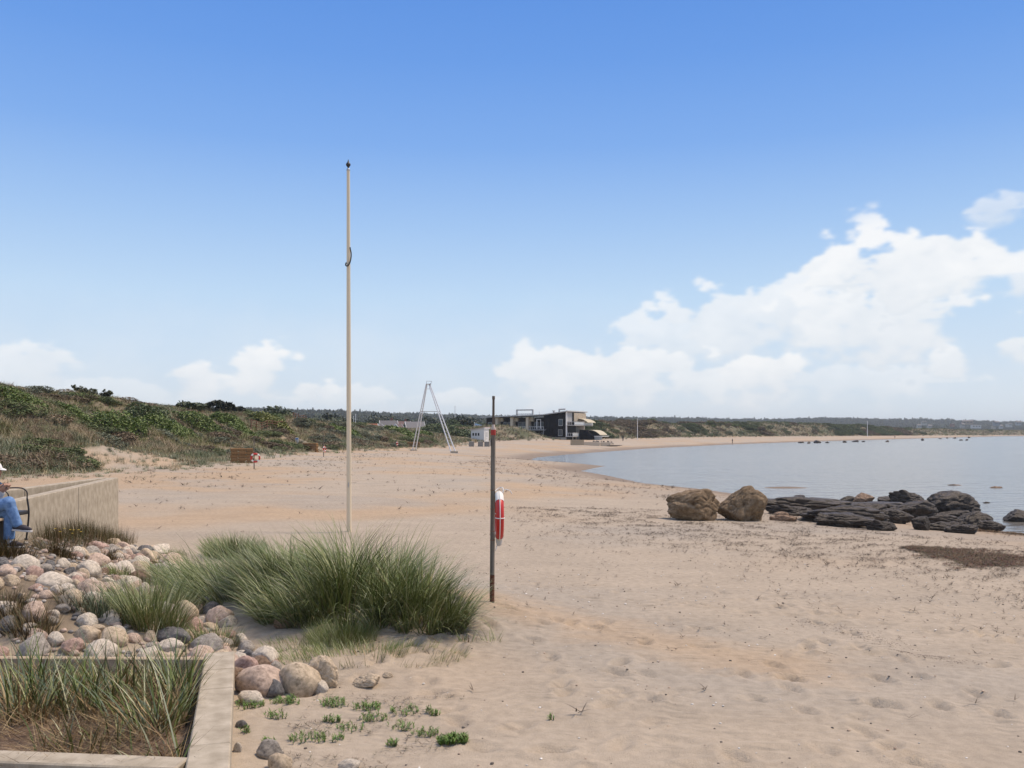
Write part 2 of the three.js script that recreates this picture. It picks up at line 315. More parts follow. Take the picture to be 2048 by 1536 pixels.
function rockGeo(seed, { cuts = 9, detail = 6, keep = .72, noise = .10, fine = .03, strata = 0, soft = 10, crack = 0 } = {}) {
  const r = rng(seed * 97 + 13); let g = new THREE.IcosahedronGeometry(1, detail); g.deleteAttribute('normal'); g.deleteAttribute('uv'); g = mergeVertices(g, 1e-4);
  const P = []; for (let i = 0; i < cuts; i++) { const v = new THREE.Vector3(r() * 2 - 1, r() * 2 - 1, r() * 2 - 1).normalize(); P.push([v, keep + r() * (1 - keep)]); }
  const p = g.attributes.position, v = new THREE.Vector3(), o = seed * 3.7;
  for (let i = 0; i < p.count; i++) {
    v.fromBufferAttribute(p, i).normalize(); let acc = Math.exp(-soft * 1.02);
    for (const [n, d] of P) { const c = n.dot(v); if (c > .05) acc += Math.exp(-soft * d / c); }
    let R = -Math.log(acc) / soft; R = clamp(R, .35, 1.1);
    R *= 1 + noise * 2 * fbm3(v.x * 1.4 + o, v.y * 1.4, v.z * 1.4, 3) + fine * 2 * fbm3(v.x * 5 + o, v.y * 5, v.z * 5, 3);
    if (crack) { const q = 1 - Math.abs(noise3(v.x * 1.9 + o, v.y * 1.9 + 4, v.z * 1.9)); R *= 1 - crack * Math.pow(q, 9); R *= 1 + .05 * fbm3(v.x * 11 + o, v.y * 11, v.z * 11, 3); }
    if (strata) { const l = (v.y + .25 * v.x + .2 * noise3(v.x * 2 + o, v.y * 2, v.z * 2)) * 2.3; R *= 1 - strata * Math.pow(Math.abs(Math.sin(l * Math.PI)), 10); }
    p.setXYZ(i, v.x * R, v.y * R, v.z * R);
  }
  g.computeVertexNormals(); return boxUV(g);
}
function boxUV(g, k = 1) { g = g.index ? g.toNonIndexed() : g; const p = g.attributes.position, n = g.attributes.normal, uv = new Float32Array(p.count * 2); for (let f = 0; f < p.count; f += 3) { let a = 0, b = 0, c = 0; for (let i = f; i < f + 3; i++) { a += Math.abs(n.getX(i)); b += Math.abs(n.getY(i)); c += Math.abs(n.getZ(i)); } for (let i = f; i < f + 3; i++) { const X = p.getX(i) * k, Y = p.getY(i) * k, Z = p.getZ(i) * k; if (b >= a && b >= c) { uv[2 * i] = X; uv[2 * i + 1] = Z; } else if (a >= c) { uv[2 * i] = Z; uv[2 * i + 1] = Y; } else { uv[2 * i] = X; uv[2 * i + 1] = Y; } } } g.setAttribute('uv', new THREE.BufferAttribute(uv, 2)); return g; }
const PEBBLES = []; for (let i = 0; i < 10; i++) PEBBLES.push(rockGeo(i + 1, { cuts: 7 + i % 5, detail: 7, keep: .62, noise: .09, fine: .022, soft: 11 }));
const COBBLES = []; for (let i = 0; i < 5; i++) COBBLES.push(rockGeo(i + 20, { cuts: 10, detail: 8, keep: .55, noise: .10, fine: .03, soft: 24, crack: .06 }));
const CHUNKS = []; for (let i = 0; i < 6; i++) CHUNKS.push(rockGeo(i + 40, { cuts: 11, detail: 22, keep: .55, noise: .10, fine: .035, soft: 30, crack: .09 }));
const SLABS = []; for (let i = 0; i < 6; i++) SLABS.push(rockGeo(i + 80, { cuts: 14, detail: 22, keep: .52, noise: .12, fine: .016, strata: .09, soft: 46, crack: .10 }));
function stone(geo, mat, x, y, z, w, h, d, turn, label, group, name = 'stone', tilt = 0) {
  const m = mesh(name, geo, mat, scene); m.position.set(x, y, z); m.scale.set(w / 2, h / 2, d / 2); m.rotation.set(tilt, turn, tilt * .6); return tag(m, label, name === 'rock' ? 'rock' : name === 'boulder' ? 'boulder' : 'stone', group);
}
const BED = [], PEB = [];
function stoneWords(c, x, z, R, t) {
  const size = R > .17 ? 'large' : R > .12 ? 'middling' : 'small';
  const where = z > -10.6 ? (x > -4.3 ? 'behind the right half of the planter board' : 'behind the left half of the planter board') : t < .45 ? (z > -13 ? 'at the sandy edge beside the grass hummock' : 'at the far sandy corner of the stone bed') : z < -15.5 ? 'below the concrete wall' : x < -6 ? 'at the left edge of the stone bed' : 'in the middle of the stone bed';
  return [`${size} ${c} rounded stone ${where}`, `${size} ${c} stones ${where}`];
}
// the bed of rounded stones between the planter and the concrete wall
{
  const r = rng(4242), put = [], kinds = ['pink', 'pink', 'rose', 'tan', 'grey', 'pale', 'pale', 'tan', 'pale', 'grey', 'pink', 'tan', 'brown', 'pale', 'grey', 'slate'];
  const word = { pink: 'pinkish', rose: 'rosy', tan: 'tan', grey: 'grey', pale: 'pale cream', brown: 'brown', slate: 'dark grey' };
  for (let tries = 0; tries < 24000 && put.length < 296; tries++) {
    const z = -9.45 - Math.pow(r(), 1.25) * 10.6, x = -2.6 - r() * 9; const t = bankT(x, z);
    if (t < -.25 || x < .63 * z - .5) continue;
    const wallX = -9.87 + (z + 21.7) * .2236; if (z < -14 && x < wallX + .55 + (z > -19 ? .25 : 0)) continue;
    if (x < -6.7 && z > -14.6 && z < -11.3) continue;           // room for the people
    const big = Math.pow(r(), 1.7), R = .075 + big * .125;
    if (put.some(q => Math.hypot(q[0] - x, q[1] - z) < (q[2] + R) * .86)) continue;
    put.push([x, z, R]);
    const k = kinds[Math.floor(r() * kinds.length)], el = .75 + r() * .6, hh = R * (.95 + r() * .5);
    stone(r() < .4 ? COBBLES[Math.floor(r() * 5)] : PEBBLES[Math.floor(r() * 10)], STONE_MAT[k], x, height(x, z) + hh * .12, z, R * 2.25 * el, hh * 1.6, R * 2.1 / Math.sqrt(el), r() * 6.3,
      ...stoneWords(word[k], x, z, R, t), 'stone', (r() - .5) * .4);
  }
  BED.push(...put);
}
{ const r = rng(77), P = []; for (let i = 0; i < 9000 && P.length < 1500; i++) { const z = -9.4 - r() * 10.5, x = -2.5 - r() * 8.5, t = bankT(x, z); if (t < -.1 || t > 4.5 || x < .63 * z - .5) continue; const v = .6 + r() * .6, R = .025 + r() * r() * .05, k = r(); P.push([x, height(x, z) + R * .3, z, R, R * .75, r() * 6, k < .4 ? lin(.42 * v, .33 * v, .27 * v) : k < .7 ? lin(.36 * v, .34 * v, .31 * v) : lin(.2 * v, .19 * v, .18 * v)]); }
  PEB.push(P); }
// single stones on the sand beside the low kerb: picture place of the foot, width and height in the picture
const KERB_STONES = [
  [567, 1261, 40, 30, 'brown', 2, 'small brown stone alone on the sand below the grass clump'],
  [524, 1326, 54, 28, 'slate', 1, 'dark grey stone beyond the end of the low wall, beside a pink one'],
  [497, 1322, 26, 20, 'slate', 4, 'small dark stone touching the end of the low wall'],
  [436, 1302, 50, 24, 'grey', 1, 'grey stone right behind the end of the low concrete wall'],
  [532, 1333, 42, 14, 'rose', 3, 'flat pink stone half sunk in sand near the low wall end'],
  [488, 1352, 50, 32, 'rose', 5, 'reddish stone leaning on the side of the low wall'],
  [480, 1364, 22, 16, 'grey', 6, 'tiny grey stone between the reddish and the big pink stone'],
  [513, 1397, 92, 54, 'pink', 0, 'biggest pink stone beside the low concrete wall'],
  [545, 1400, 45, 36, 'slate', 7, 'dark speckled stone in front of the big pink stone'],
  [590, 1396, 84, 56, 'tan', 8, 'long tan stone sloping down to the right beside the pink stone'],
  [641, 1378, 66, 54, 'tan', 102, 'pointed triangular tan stone on the sand'],
  [636, 1389, 40, 26, 'pale', 3, 'pale grey stone in front of the pointed stone'],
  [733, 1379, 60, 26, 'tan', 104, 'flat tan stone alone on the sand right of the pointed stone'],
  [500, 1412, 58, 26, 'pale', 9, 'pale grey flat stone among green sprouts by the low wall'],
  [481, 1458, 22, 14, 'slate', 2, 'small bluish stone at the foot of the low wall'],
  [537, 1522, 58, 34, 'grey', 6, 'grey brown stone near the bottom edge by the low wall'],
  [552, 1550, 60, 40, 'tan', 1, 'orange tan stone cut by the bottom edge'],
  [700, 1544, 46, 20, 'pale', 4, 'pale flat stone cut by the bottom edge, right of the orange one'],
  [474, 1507, 16, 18, 'pale', 5, 'small white and dark stone tucked against the low wall'],
  [775, 1357, 24, 10, 'tan', 6, 'tiny orange stone on the sand under the sparse sprouts'],
  [360, 1250, 60, 40, 'tan', 2, 'tan stone at the sandy edge of the stone bed']];
for (const [px, py, w, h, k, gi, label] of KERB_STONES) { const g = ground(px, py - h * .15), W = w / g.ppm * 1.05, Hh = h / g.ppm * 1.25; stone(gi > 99 ? CHUNKS[gi - 100] : PEBBLES[gi], STONE_MAT[k], g.x, g.y + Hh * .22, g.z - W * .2, W * 1.05, Hh * 1.15, W * .8, px % 7 - 3 < 0 ? .3 : -.25, label, null, 'stone', 0); }
// the two boulders and the dark outcrop at the water's edge: left, right, top and foot in the picture
const ROCKS = [
  [1341, 1449, 981, 1044, 0, 'boulder', 'C0', 'angular tan boulder, the left one of the pair on the sand'],
  [1446, 1539, 975, 1045, 0, 'boulder', 'C1', 'pointed tan boulder, the right one of the pair on the sand'],
  [1536, 1725, 998, 1026, 0, 'dark', 'S0', 'long dark ledge reaching right from the pair of boulders'],
  [1538, 1640, 1012, 1034, 0, 'dark', 'S1', 'low dark slab in front of the long ledge'],
  [1612, 1790, 1014, 1052, 0, 'dark', 'S2', 'broad slanting dark slab in the middle of the outcrop'],
  [1640, 1760, 1030, 1058, 0, 'dark', 'S3', 'layered slab at the sandy front of the outcrop'],
  [1776, 1890, 1004, 1044, 0, 'dark', 'S4', 'black squarish block in the centre right of the outcrop'],
  [1690, 1790, 1010, 1036, 0, 'dark', 'S5', 'flat dark slab behind the slanting slab'],
  [1872, 1970, 979, 1034, 0, 'dark', 'C2', 'tall dark dome, highest rock of the outcrop'],
  [1786, 1860, 977, 1008, 0, 'dark', 'S1', 'brown flat topped rock at the back of the outcrop near the water'],
  [1711, 1752, 983, 1004, 0, 'brown', 'C3', 'rounded brown rock standing behind the ledge in the water'],
  [1684, 1712, 989, 1003, 0, 'dark', 'C4', 'smaller rounded rock left of the rounded brown one'],
  [1758, 1794, 990, 1004, 0, 'dark', 'C5', 'mossy low rock left of the flat topped rock'],
  [1829, 1868, 1035, 1063, 0, 'dark', 'C0', 'small upright block at the sandy front, right of the slabs'],
  [1850, 1930, 1031, 1054, 0, 'dark', 'S2', 'grey dark slab between upright block and the dome'],
  [1862, 1936, 1046, 1065, 0, 'dark', 'S5', 'low tilted slab at the front right of the outcrop'],
  [1922, 1993, 1019, 1057, 0, 'dark', 'C1', 'dark block below the dome at the right end of the outcrop'],
  [1962, 2016, 1044, 1067, 0, 'dark', 'S3', 'last low rock at the right tip of the outcrop'],
  [1878, 1962, 1016, 1038, 0, 'dark', 'S4', 'dark ledge lying under the dome'],
  [2021, 2078, 1016, 1044, 0, 'dark', 'C3', 'dark rock standing in the water, cut by the right edge'],
  [1545, 1600, 1033, 1045, 0, 'brown', 'S0', 'small brown slab on the sand right of the boulders'],
  [1552, 1580, 1026, 1036, 0, 'brown', 'C2', 'small stone behind the small brown slab'],
  [1580, 1606, 1024, 1034, 0, 'brown', 'C4', 'second small stone behind the small brown slab'],
  [1590, 1612, 987, 994, 0, 'dark', 'C5', 'tiny dark rock in the shallows behind the boulders'],
  [1736, 1800, 1042, 1064, 0, 'dark', 'S1', 'thin pointed slab at the foot of the outcrop'],
  [1770, 1832, 1022, 1050, 0, 'dark', 'S3', 'dark wedge between slanting slab and black block'],
  [1900, 1966, 1052, 1070, 0, 'dark', 'S0', 'flat rock at the seaweed edge in front of the outcrop'],
  [1835, 1880, 998, 1014, 0, 'brown', 'C5', 'brownish rock behind the black block, left of the dome'],
  [1690, 1850, 1000, 1020, 0, 'dark', 'S4', 'dark ridge joining the back of the outcrop'],
  [1966, 1984, 1000, 1006, 0, 'dark', 'S2', 'narrow dark rock in the water just right of the dome'],
  [1984, 2010, 970, 976, 0, 'brown', 'S5', 'low weedy rock awash in the water far behind the dome'],
  [1900, 1930, 966, 971, 0, 'brown', 'S1', 'weedy streak of rock awash left of the far weedy rock']];
ROCKS.forEach(([x0, x1, y0, y1, , k, gi, label], i) => {
  const slab = gi[0] === 'S', cx = (x0 + x1) / 2;
  let g = ground(cx, y1 - 2); if (g.y < WATER) { const d = (EYE - WATER) * 1750 / (y1 - 864); g = { x: (cx - 1024) / 1750 * d, y: WATER - .1, z: -d, ppm: 1750 / d }; }
  const W = (x1 - x0) / g.ppm, Hh = (y1 - y0) / g.ppm, D = clamp(W * (slab ? .5 : .8), .2, 2.4);
  const geo = (slab ? SLABS : CHUNKS)[+gi[1]];
  const name = k === 'boulder' ? 'boulder' : 'rock';
  geo.computeBoundingBox(); const bb = geo.boundingBox, sx = bb.max.x - bb.min.x, sy = bb.max.y - bb.min.y, sz = bb.max.z - bb.min.z;
  const mm = mesh(name, geo, STONE_MAT[k], scene); mm.scale.set(W / sx * 1.06, Hh / sy * (slab ? 1.6 : 1.22), D / sz);
  const mid = (bb.max.x + bb.min.x) / 2 * mm.scale.x;
  mm.position.set(g.x - mid, g.y + Hh - bb.max.y * mm.scale.y, g.z - D * .42); if (slab) mm.rotation.z = ((i * 37) % 9 - 4) * .015;
  tag(mm, label, name);
});
// rocks awash along the far shore
{ let i = 0; for (const [px, py, w] of [[1602, 886, 14], [1618, 887, 8], [1634, 886, 16], [1655, 886, 9], [1690, 885, 10], [1712, 884, 16], [1727, 884, 7], [1775, 884, 8], [1845, 881, 7], [1881, 878, 9], [1895, 877, 5], [1910, 877, 9], [1922, 881, 8], [1934, 881, 6], [1938, 876, 7]]) { const d = (EYE - WATER) * 1750 / (py - 864), W = w * d / 1750; const m = mesh('shore_rock', CHUNKS[i % 6], STONE_MAT.dark, scene); m.position.set((px - 1024) / 1750 * d, WATER + .1, -d); m.scale.set(W * .55, .55 + (i % 3) * .2, W * .4); m.rotation.y = i; tag(m, 'small black rock awash in the water along the far shore', 'rock', 'rocks awash by the far shore'); i++; } }

// ---------------------------------------------------------------- grass
// one ribbon per blade: base, heading, length, lean, droop, width, colour
function blades(list, seg = 5) {
  const pos = [], nor = [], cl = [], ix = []; const S = new THREE.Vector3(), T = new THREE.Vector3(), Nn = new THREE.Vector3();
  for (const [x, y, z, az, len, lean, droop, w, c] of list) {
    const hx = Math.cos(az), hz = Math.sin(az); let px = x, py = y, pz = z, a = lean; const b0 = pos.length / 3; const step = len / seg; let flip = 0; const tw = (x * 91.7 + z * 53.3) % 1.2 - .6; const sx = -hz * Math.cos(tw) + hx * Math.sin(tw) * .6, sz = hx * Math.cos(tw) + hz * Math.sin(tw) * .6; S.set(sx, 0, sz).normalize();
    for (let i = 0; i <= seg; i++) {
      const t = i / seg, ww = w * .5 * (1 - t * t * .96) * (.75 + .25 * Math.min(1, t * 6));
      T.set(hx * Math.sin(a), Math.cos(a), hz * Math.sin(a)); Nn.crossVectors(S, T).normalize(); if (i === 0) { const am = a + droop * .5; flip = S.z * hx * Math.cos(am) - S.x * hz * Math.cos(am); const ny = S.z * hx * Math.sin(am) - S.x * hz * Math.sin(am); flip = ny < 0 ? 1 : 0; } if (flip) Nn.negate(); Nn.y += .7; Nn.normalize();
      pos.push(px - S.x * ww, py, pz - S.z * ww, px + S.x * ww, py, pz + S.z * ww); nor.push(Nn.x, Nn.y, Nn.z, Nn.x, Nn.y, Nn.z); cl.push(c.r, c.g, c.b, c.r, c.g, c.b);
      if (i < seg) { const k = b0 + i * 2; if (flip) ix.push(k, k + 2, k + 1, k + 1, k + 2, k + 3); else ix.push(k, k + 1, k + 2, k + 1, k + 3, k + 2); }
      px += T.x * step; py += T.y * step; pz += T.z * step; a += droop / seg * (.4 + 1.2 * t);
    }
  }
  const g = new THREE.BufferGeometry(); g.setAttribute('position', new THREE.Float32BufferAttribute(pos, 3)); g.setAttribute('normal', new THREE.Float32BufferAttribute(nor, 3)); g.setAttribute('color', new THREE.Float32BufferAttribute(cl, 3)); g.setIndex(ix); return g;
}
const bladeMat = new THREE.MeshPhysicalMaterial({ vertexColors: true, roughness: .48, specularIntensity: .5, transmission: .2, thickness: 0, side: THREE.DoubleSide });
const bladeFar = new THREE.MeshStandardMaterial({ vertexColors: true, roughness: .8, side: THREE.DoubleSide });
const GREEN = [[.15, .20, .06], [.21, .25, .085], [.10, .145, .04], [.27, .30, .13], [.17, .21, .085], [.44, .45, .29], [.08, .12, .035]], STRAW = [[.34, .25, .12], [.28, .19, .09], [.40, .31, .17], [.20, .13, .06]], LIME = [[.11, .155, .03], [.14, .18, .04]], GLAUC = [[.12, .165, .11], [.15, .19, .13], [.09, .13, .08]], RUST = [[.10, .075, .03], [.13, .09, .04], [.07, .08, .03], [.08, .06, .03]];  // palest GREEN entry paints the glossy blade highlights as colour
const pick = (r, A) => { const c = A[Math.floor(r() * A.length)], v = .8 + r() * .4; return lin(c[0] * v, c[1] * v, c[2] * v); };
function footY(x, z) { return x < -2.2 && z > -9.2 && z < -6 && inPlanter(x, z) ? soilY(x, z) : height(x, z); }
// a clump in local coordinates: footprint rx by rz, wind leans blades sideways; foot follows the ground
function clump(name, label, cx, cz, o, category = 'grass', group) {
  const r = rng(o.seed), y0 = footY(cx, cz), L = [], Dd = []; const nt = o.tufts || 0, T = []; for (let i = 0; i < nt; i++) { const a = r() * 6.283, q = Math.sqrt(r()); T.push([Math.cos(a) * q, Math.sin(a) * q, .65 + r() * .6, (r() - .5) * 1.6, Math.floor(r() * 99)]); }
  for (let i = 0; i < o.n; i++) {
    let a = r() * 6.283, q = Math.sqrt(r()), ux = Math.cos(a) * q, uz = Math.sin(a) * q, tl = 1, ta = 0, tx = 0, tz = 0; let x = ux * o.rx, z = uz * o.rz;
    if (nt) { const k = T[Math.floor(r() * nt)], e = r() * 6.283, w = Math.sqrt(r()) * .13; tx = Math.cos(e) * w; tz = Math.sin(e) * w; ux = k[0]; uz = k[1]; q = Math.hypot(ux, uz); x = ux * o.rx + tx; z = uz * o.rz + tz; tl = k[2]; ta = k[3]; }
    if (o.patch && fbm2((cx + x) * 2.3, (cz + z) * 2.3 + o.seed, 2) < o.patch) continue;
    if (o.keep && !o.keep(cx + x, cz + z)) continue;
    const y = footY(cx + x, cz + z) - y0 - .02;
    const out = Math.atan2(uz * o.rz + tz * 5 + .25 * (r() - .5), ux * o.rx + tx * 5 + (o.wind || 0) * .5 + .25 * (r() - .5)) + (r() - .5) * 1.5 + ta * .4;
    const dead = r() < (o.dead || 0);
    const len = o.len * tl * (.5 + .65 * r()) * (1 - .3 * q * (o.dome ?? 1)) * (dead ? .7 : 1);
    const lean = (o.lean || .15) + q * (o.splay ?? .45) * r() + r() * .15;
    const b = [x, y, z, out, len, lean * (dead ? 1.5 : 1), (o.droop ?? .9) * (.3 + r()), (o.w || .006) * (.7 + r() * .6), pick(r, dead ? STRAW : o.pal || GREEN)];
    (dead ? Dd : L).push(b);
  }
  const g = thing(name, label, category, [cx, y0, cz], 0, group);
  mesh('green_blades', blades(L, o.seg), bladeMat, g).userData.kind = 'stuff';
  if (Dd.length) mesh('dry_blades', blades(Dd, o.seg), bladeMat, g).userData.kind = 'stuff';
  return g;
}
{
  const at = (px, py) => ground(px, py);
  let p;
  p = at(700, 1205); clump('marram_grass', 'biggest dark green marram clump standing before the white flagpole', p.x, p.z, { seed: 1, n: 4700, tufts: 70, rx: 1.32, rz: .85, len: 1.28, dead: .10, splay: .75, droop: 1.7, w: .0125, wind: -.25 });
  p = at(826, 1240); clump('marram_grass', 'rounded green marram clump at the right end of the grass hummock', p.x, p.z, { seed: 2, n: 2100, tufts: 26, rx: .66, rz: .55, len: 1.08, dead: .10, splay: .85, droop: 1.7, w: .0125, wind: .3 });
  p = at(505, 1185); clump('marram_grass', 'long marram clump combed to the left towards the stone bed', p.x, p.z, { seed: 3, n: 2800, tufts: 38, rx: 1.05, rz: .55, len: 1.12, dead: .14, lean: .35, splay: .4, droop: 1.4, w: .0115, wind: -1.6 });
  p = at(575, 1198); clump('marram_grass', 'marram clump filling the dip between the long combed clump and the biggest clump', p.x, p.z, { seed: 9, n: 1900, tufts: 22, rx: .7, rz: .45, len: 1.0, dead: .16, lean: .25, splay: .5, droop: 1.6, w: .012, wind: -.9 });
  p = at(405, 1180); clump('marram_grass', 'low marram clump at the far left tip of the grass hummock', p.x, p.z, { seed: 4, n: 1500, tufts: 20, rx: .7, rz: .5, len: .85, w: .011, dead: .12, lean: .3, splay: .5, droop: 1.1, wind: -1.2 });
  p = at(470, 1112); clump('marram_grass', 'small marram clump behind the hummock, left of the flagpole', p.x, p.z, { seed: 5, n: 1500, rx: .62, rz: .5, len: .66, w: .0115, dead: .06, splay: .6, droop: .9 });
  p = at(685, 1280); clump('meadow_grass', 'short fine yellow green grass tuft in front of the big clump', p.x, p.z, { seed: 6, n: 1900, rx: .42, rz: .3, len: .36, pal: LIME.concat(GREEN), splay: .6, droop: .8, w: .0036 });
  // sprouts
  p = at(735, 1312); clump('grass_sprouts', 'sparse green sprouts on the sand below the grass hummock', p.x, p.z, { seed: 7, n: 2300, rx: 1.2, rz: .46, len: .21, pal: GREEN.concat(LIME), splay: .9, droop: .8, w: .006, dome: .2, patch: -.06, dead: .22 });
  p = at(600, 1290); clump('grass_sprouts', 'thin sprouts between the brown stone and the low wall', p.x, p.z, { seed: 17, n: 420, rx: .5, rz: .3, len: .18, pal: GREEN, splay: .9, w: .0055, patch: .0, dead: .3 });
  p = at(985, 1282); clump('grass_sprouts', 'two thin grass sprigs on the sand near the buoy post', p.x, p.z, { seed: 8, n: 26, rx: .14, rz: .1, len: .28, splay: .8, w: .008, pal: GREEN });
  p = at(935, 1284); clump('grass_sprouts', 'dry leaning sprig just right of the grass hummock', p.x, p.z, { seed: 18, n: 40, rx: .12, rz: .1, len: .32, splay: .9, w: .008, dead: .4 });
  // wall foot
  for (let i = 0; i < 6; i++) { const z = -15.6 - i * 1.0, x = -9.87 + (z + 21.7) * .2236 + .36; clump('wall_grass', `brownish tall grass at the foot of the concrete wall, tuft ${['nearest the people', 'second from the people', 'left of the wall joint', 'right of the wall joint', 'second from the wall end', 'nearest the wall end'][i]}`, x, z, { seed: 30 + i, n: 520, rx: .34, rz: .6, len: .52, pal: RUST.concat([[.10, .11, .04]]), lean: .04, splay: .22, droop: .35, w: .005, dead: .12 }, 'grass', 'grass along the wall foot'); }
  // stone bed tufts
  const bed = [[300, 1262, .38, .26, .9, 1200, GREEN, 'dark dense marram tuft in the stone bed right behind the planter'], [205, 1235, .3, .2, .5, 420, GLAUC, 'grey green tuft in the middle of the stone bed'], [60, 1262, .3, .2, .42, 420, RUST, 'brown grass tuft among stones near the left edge'], [250, 1160, .35, .2, .34, 420, LIME, 'bright green low tuft in the stone bed towards the hummock'], [155, 1215, .24, .16, .34, 260, RUST, 'small reddish tuft between pale stones'], [20, 1225, .25, .2, .4, 420, RUST, 'dark tuft at the left edge above the planter'], [345, 1225, .4, .25, .66, 520, GREEN, 'spreading green tuft at the right side of the stone bed'], [330, 1110, .5, .25, .22, 420, LIME, 'low green sprouts at the sandy far corner of the stone bed'], [420, 1290, .35, .3, .4, 420, GREEN, 'leaning tuft just beyond the low wall end'], [15, 1115, .35, .25, .45, 700, RUST, 'rusty grass at the feet of the seated person'], [110, 1108, .3, .2, .4, 420, RUST, 'grass tuft with yellow flowers before the wall'], [215, 1118, .28, .2, .34, 300, RUST, 'brown tuft between stones near the wall end']];
  bed.forEach(([px, py, rx, rz, len, n, pal, label], i) => { p = at(px, py); clump('bed_grass', label, p.x, p.z, { seed: 50 + i, n, rx, rz, len, pal, splay: .5, droop: .8, w: .008, dead: .15 }); });
  // planter: broad lyme grass and dead litter
  const pl = [[40, 1385, 170], [150, 1365, 110], [90, 1335, 150], [230, 1345, 130], [300, 1375, 130], [372, 1395, 260], [402, 1350, 240], [345, 1330, 170], [25, 1330, 150], [398, 1450, 190], [200, 1420, 44], [110, 1440, 36], [360, 1475, 60]];
  const lbl = ['at the left edge', 'left of the middle', 'by the back board, left', 'by the back board, centre', 'in the middle with dry litter', 'bending over the low wall', 'tall at the far right corner', 'by the back board, right', 'at the back left corner', 'hugging the low wall near the front', 'low in the centre', 'low at the front left', 'low at the front right'];
  pl.forEach(([px, py, n], i) => { const d = (EYE - .15) * 1750 / (py - 864 + 60), x = (px - 1024) / 1750 * d; clump('lyme_grass', `broad bladed lyme grass in the planter, ${lbl[i]}`, x, -d, { seed: 80 + i, n: Math.round(n * 1.25), tufts: 8, rx: .38, rz: .30, len: i > 9 ? .4 : .8, pal: GLAUC.concat(GREEN, LIME), lean: .14, splay: .6, droop: .7, w: .014, dead: .42, seg: 6, keep: inPlanter }, 'grass', 'lyme grass in the planter'); });
  const rr = rng(99), LL = []; const mats = [];
  for (let i = 0; i < 17000; i++) { const x = -6.5 + rr() * 4.4, z = -9.3 + rr() * 3.3; if (!inPlanter(x, z)) continue; if (fbm2(x * 1.6, z * 1.6 + 3, 2) < -.12 + rr() * .2) continue; LL.push([x, soilY(x, z) + rr() * .09, z, rr() * 6.283, .12 + rr() * .3, .85 + rr() * .6, (rr() - .4) * .6, .004 + rr() * .005, pick(rr, STRAW.concat([[.13, .09, .05], [.11, .075, .045], [.17, .115, .06]]))]); }
  tag(mesh('dry_grass_litter', blades(LL, 3), bladeMat, scene), 'dry brown grass litter lying on the planter soil', 'grass litter', null, 'stuff');
}
function inPlanter(x, z) { const u = (x + 2.99) * .956 - (z + 9.43) * .293; return u < -.36 && z > -9.05 && z < -6.42 + (x + 2.33) * -.1 && x > -7; }
function soilY(x, z) { return .14 + .06 * fbm2(x * 1.3, z * 1.3, 2); }

// yellow flowers by the wall, and small green beach plants
function leafy(list) { // succulent leaves: short fat ribbons
  return blades(list, 2);
}
const succMat = new THREE.MeshStandardMaterial({ vertexColors: true, roughness: .55, side: THREE.DoubleSide });
{
  const r = rng(606);
  const plant = (px, py, w, n, label) => { const g = ground(px, py), R = w / g.ppm / 2, L = []; for (let i = 0; i < n; i++) { const a = r() * 6.28, q = Math.sqrt(r()) * R, sx = Math.cos(a) * q, sz = Math.sin(a) * q * .7, sh = .03 + r() * .06 * (1 - q / R * .5), yy = height(g.x + sx, g.z + sz) - g.y; for (let k = 0; k < 7; k++) L.push([sx, yy + sh * (k / 7), sz, r() * 6.28, .022 + r() * .02, .6 + r() * .7, -.3, .011, lin(.085 + r() * .05, .16 + r() * .07, .03)]); L.push([sx, yy - .01, sz, r() * 6.28, sh + .02, .1, .2, .004, lin(.14, .12, .05)]); } const o = thing('beach_sandwort', label, 'plant', [g.x, g.y, g.z], 0, 'green sandwort plants on the sand'); mesh('leaves', leafy(L), succMat, o).userData.kind = 'stuff'; };
  const spots = [[905, 1482, 62, 150, 'largest bright green sandwort cushion at the right of the patch'], [670, 1410, 58, 46, 'green sandwort strip below the pointed stone'], [735, 1418, 60, 44, 'green sandwort strip below the flat tan stone'], [570, 1408, 60, 46, 'green sandwort around the dark speckled stone'], [500, 1415, 56, 30, 'green sandwort beside the pale flat stone'], [665, 1444, 34, 26, 'reddish green sandwort tuft in the middle of the patch'], [785, 1492, 22, 18, 'single small sandwort near the bottom of the patch'], [745, 1440, 60, 30, 'loose sandwort right of the middle of the patch'], [810, 1425, 56, 26, 'loose sandwort on the way to the largest cushion'], [865, 1430, 30, 22, 'small sandwort just above the largest cushion'], [555, 1435, 50, 24, 'small sandwort above the middle of the patch'], [610, 1480, 70, 26, 'sparse sandwort low in the patch'], [660, 1478, 60, 24, 'sparse sandwort low in the middle of the patch'], [850, 1470, 50, 26, 'loose sandwort left of the largest cushion'], [490, 1465, 26, 12, 'tiny sandwort at the foot of the low wall'], [538, 1488, 26, 12, 'tiny sandwort above the grey brown stone'], [1103, 1440, 12, 5, 'single green seedling alone on the bare sand'], [700, 1460, 60, 20, 'sparse sandwort between stems and dark bits'], [800, 1455, 60, 20, 'sparse sandwort in the right half of the patch']];
  for (const s of spots) plant(...s);
  const f = ground(135, 1098); const fl = thing('yellow_flowers', 'few yellow flowers on stems before the concrete wall', 'flower', [f.x, f.y, f.z]);
  const st = [], pet = []; for (let i = 0; i < 8; i++) { const x = (r() - .5) * .5, z = (r() - .5) * .2, h = .26 + r() * .12; st.push([x, 0, z, r() * 6, h, .08, .1, .004, lin(.09, .13, .04)]); for (let k = 0; k < 8; k++) pet.push([x, h * .98, z, k * .785, .028, 1.2, .1, .014, lin(.75, .55, .03)]); }
  mesh('stems', blades(st, 3), succMat, fl); mesh('petals', blades(pet, 2), succMat, fl);
}

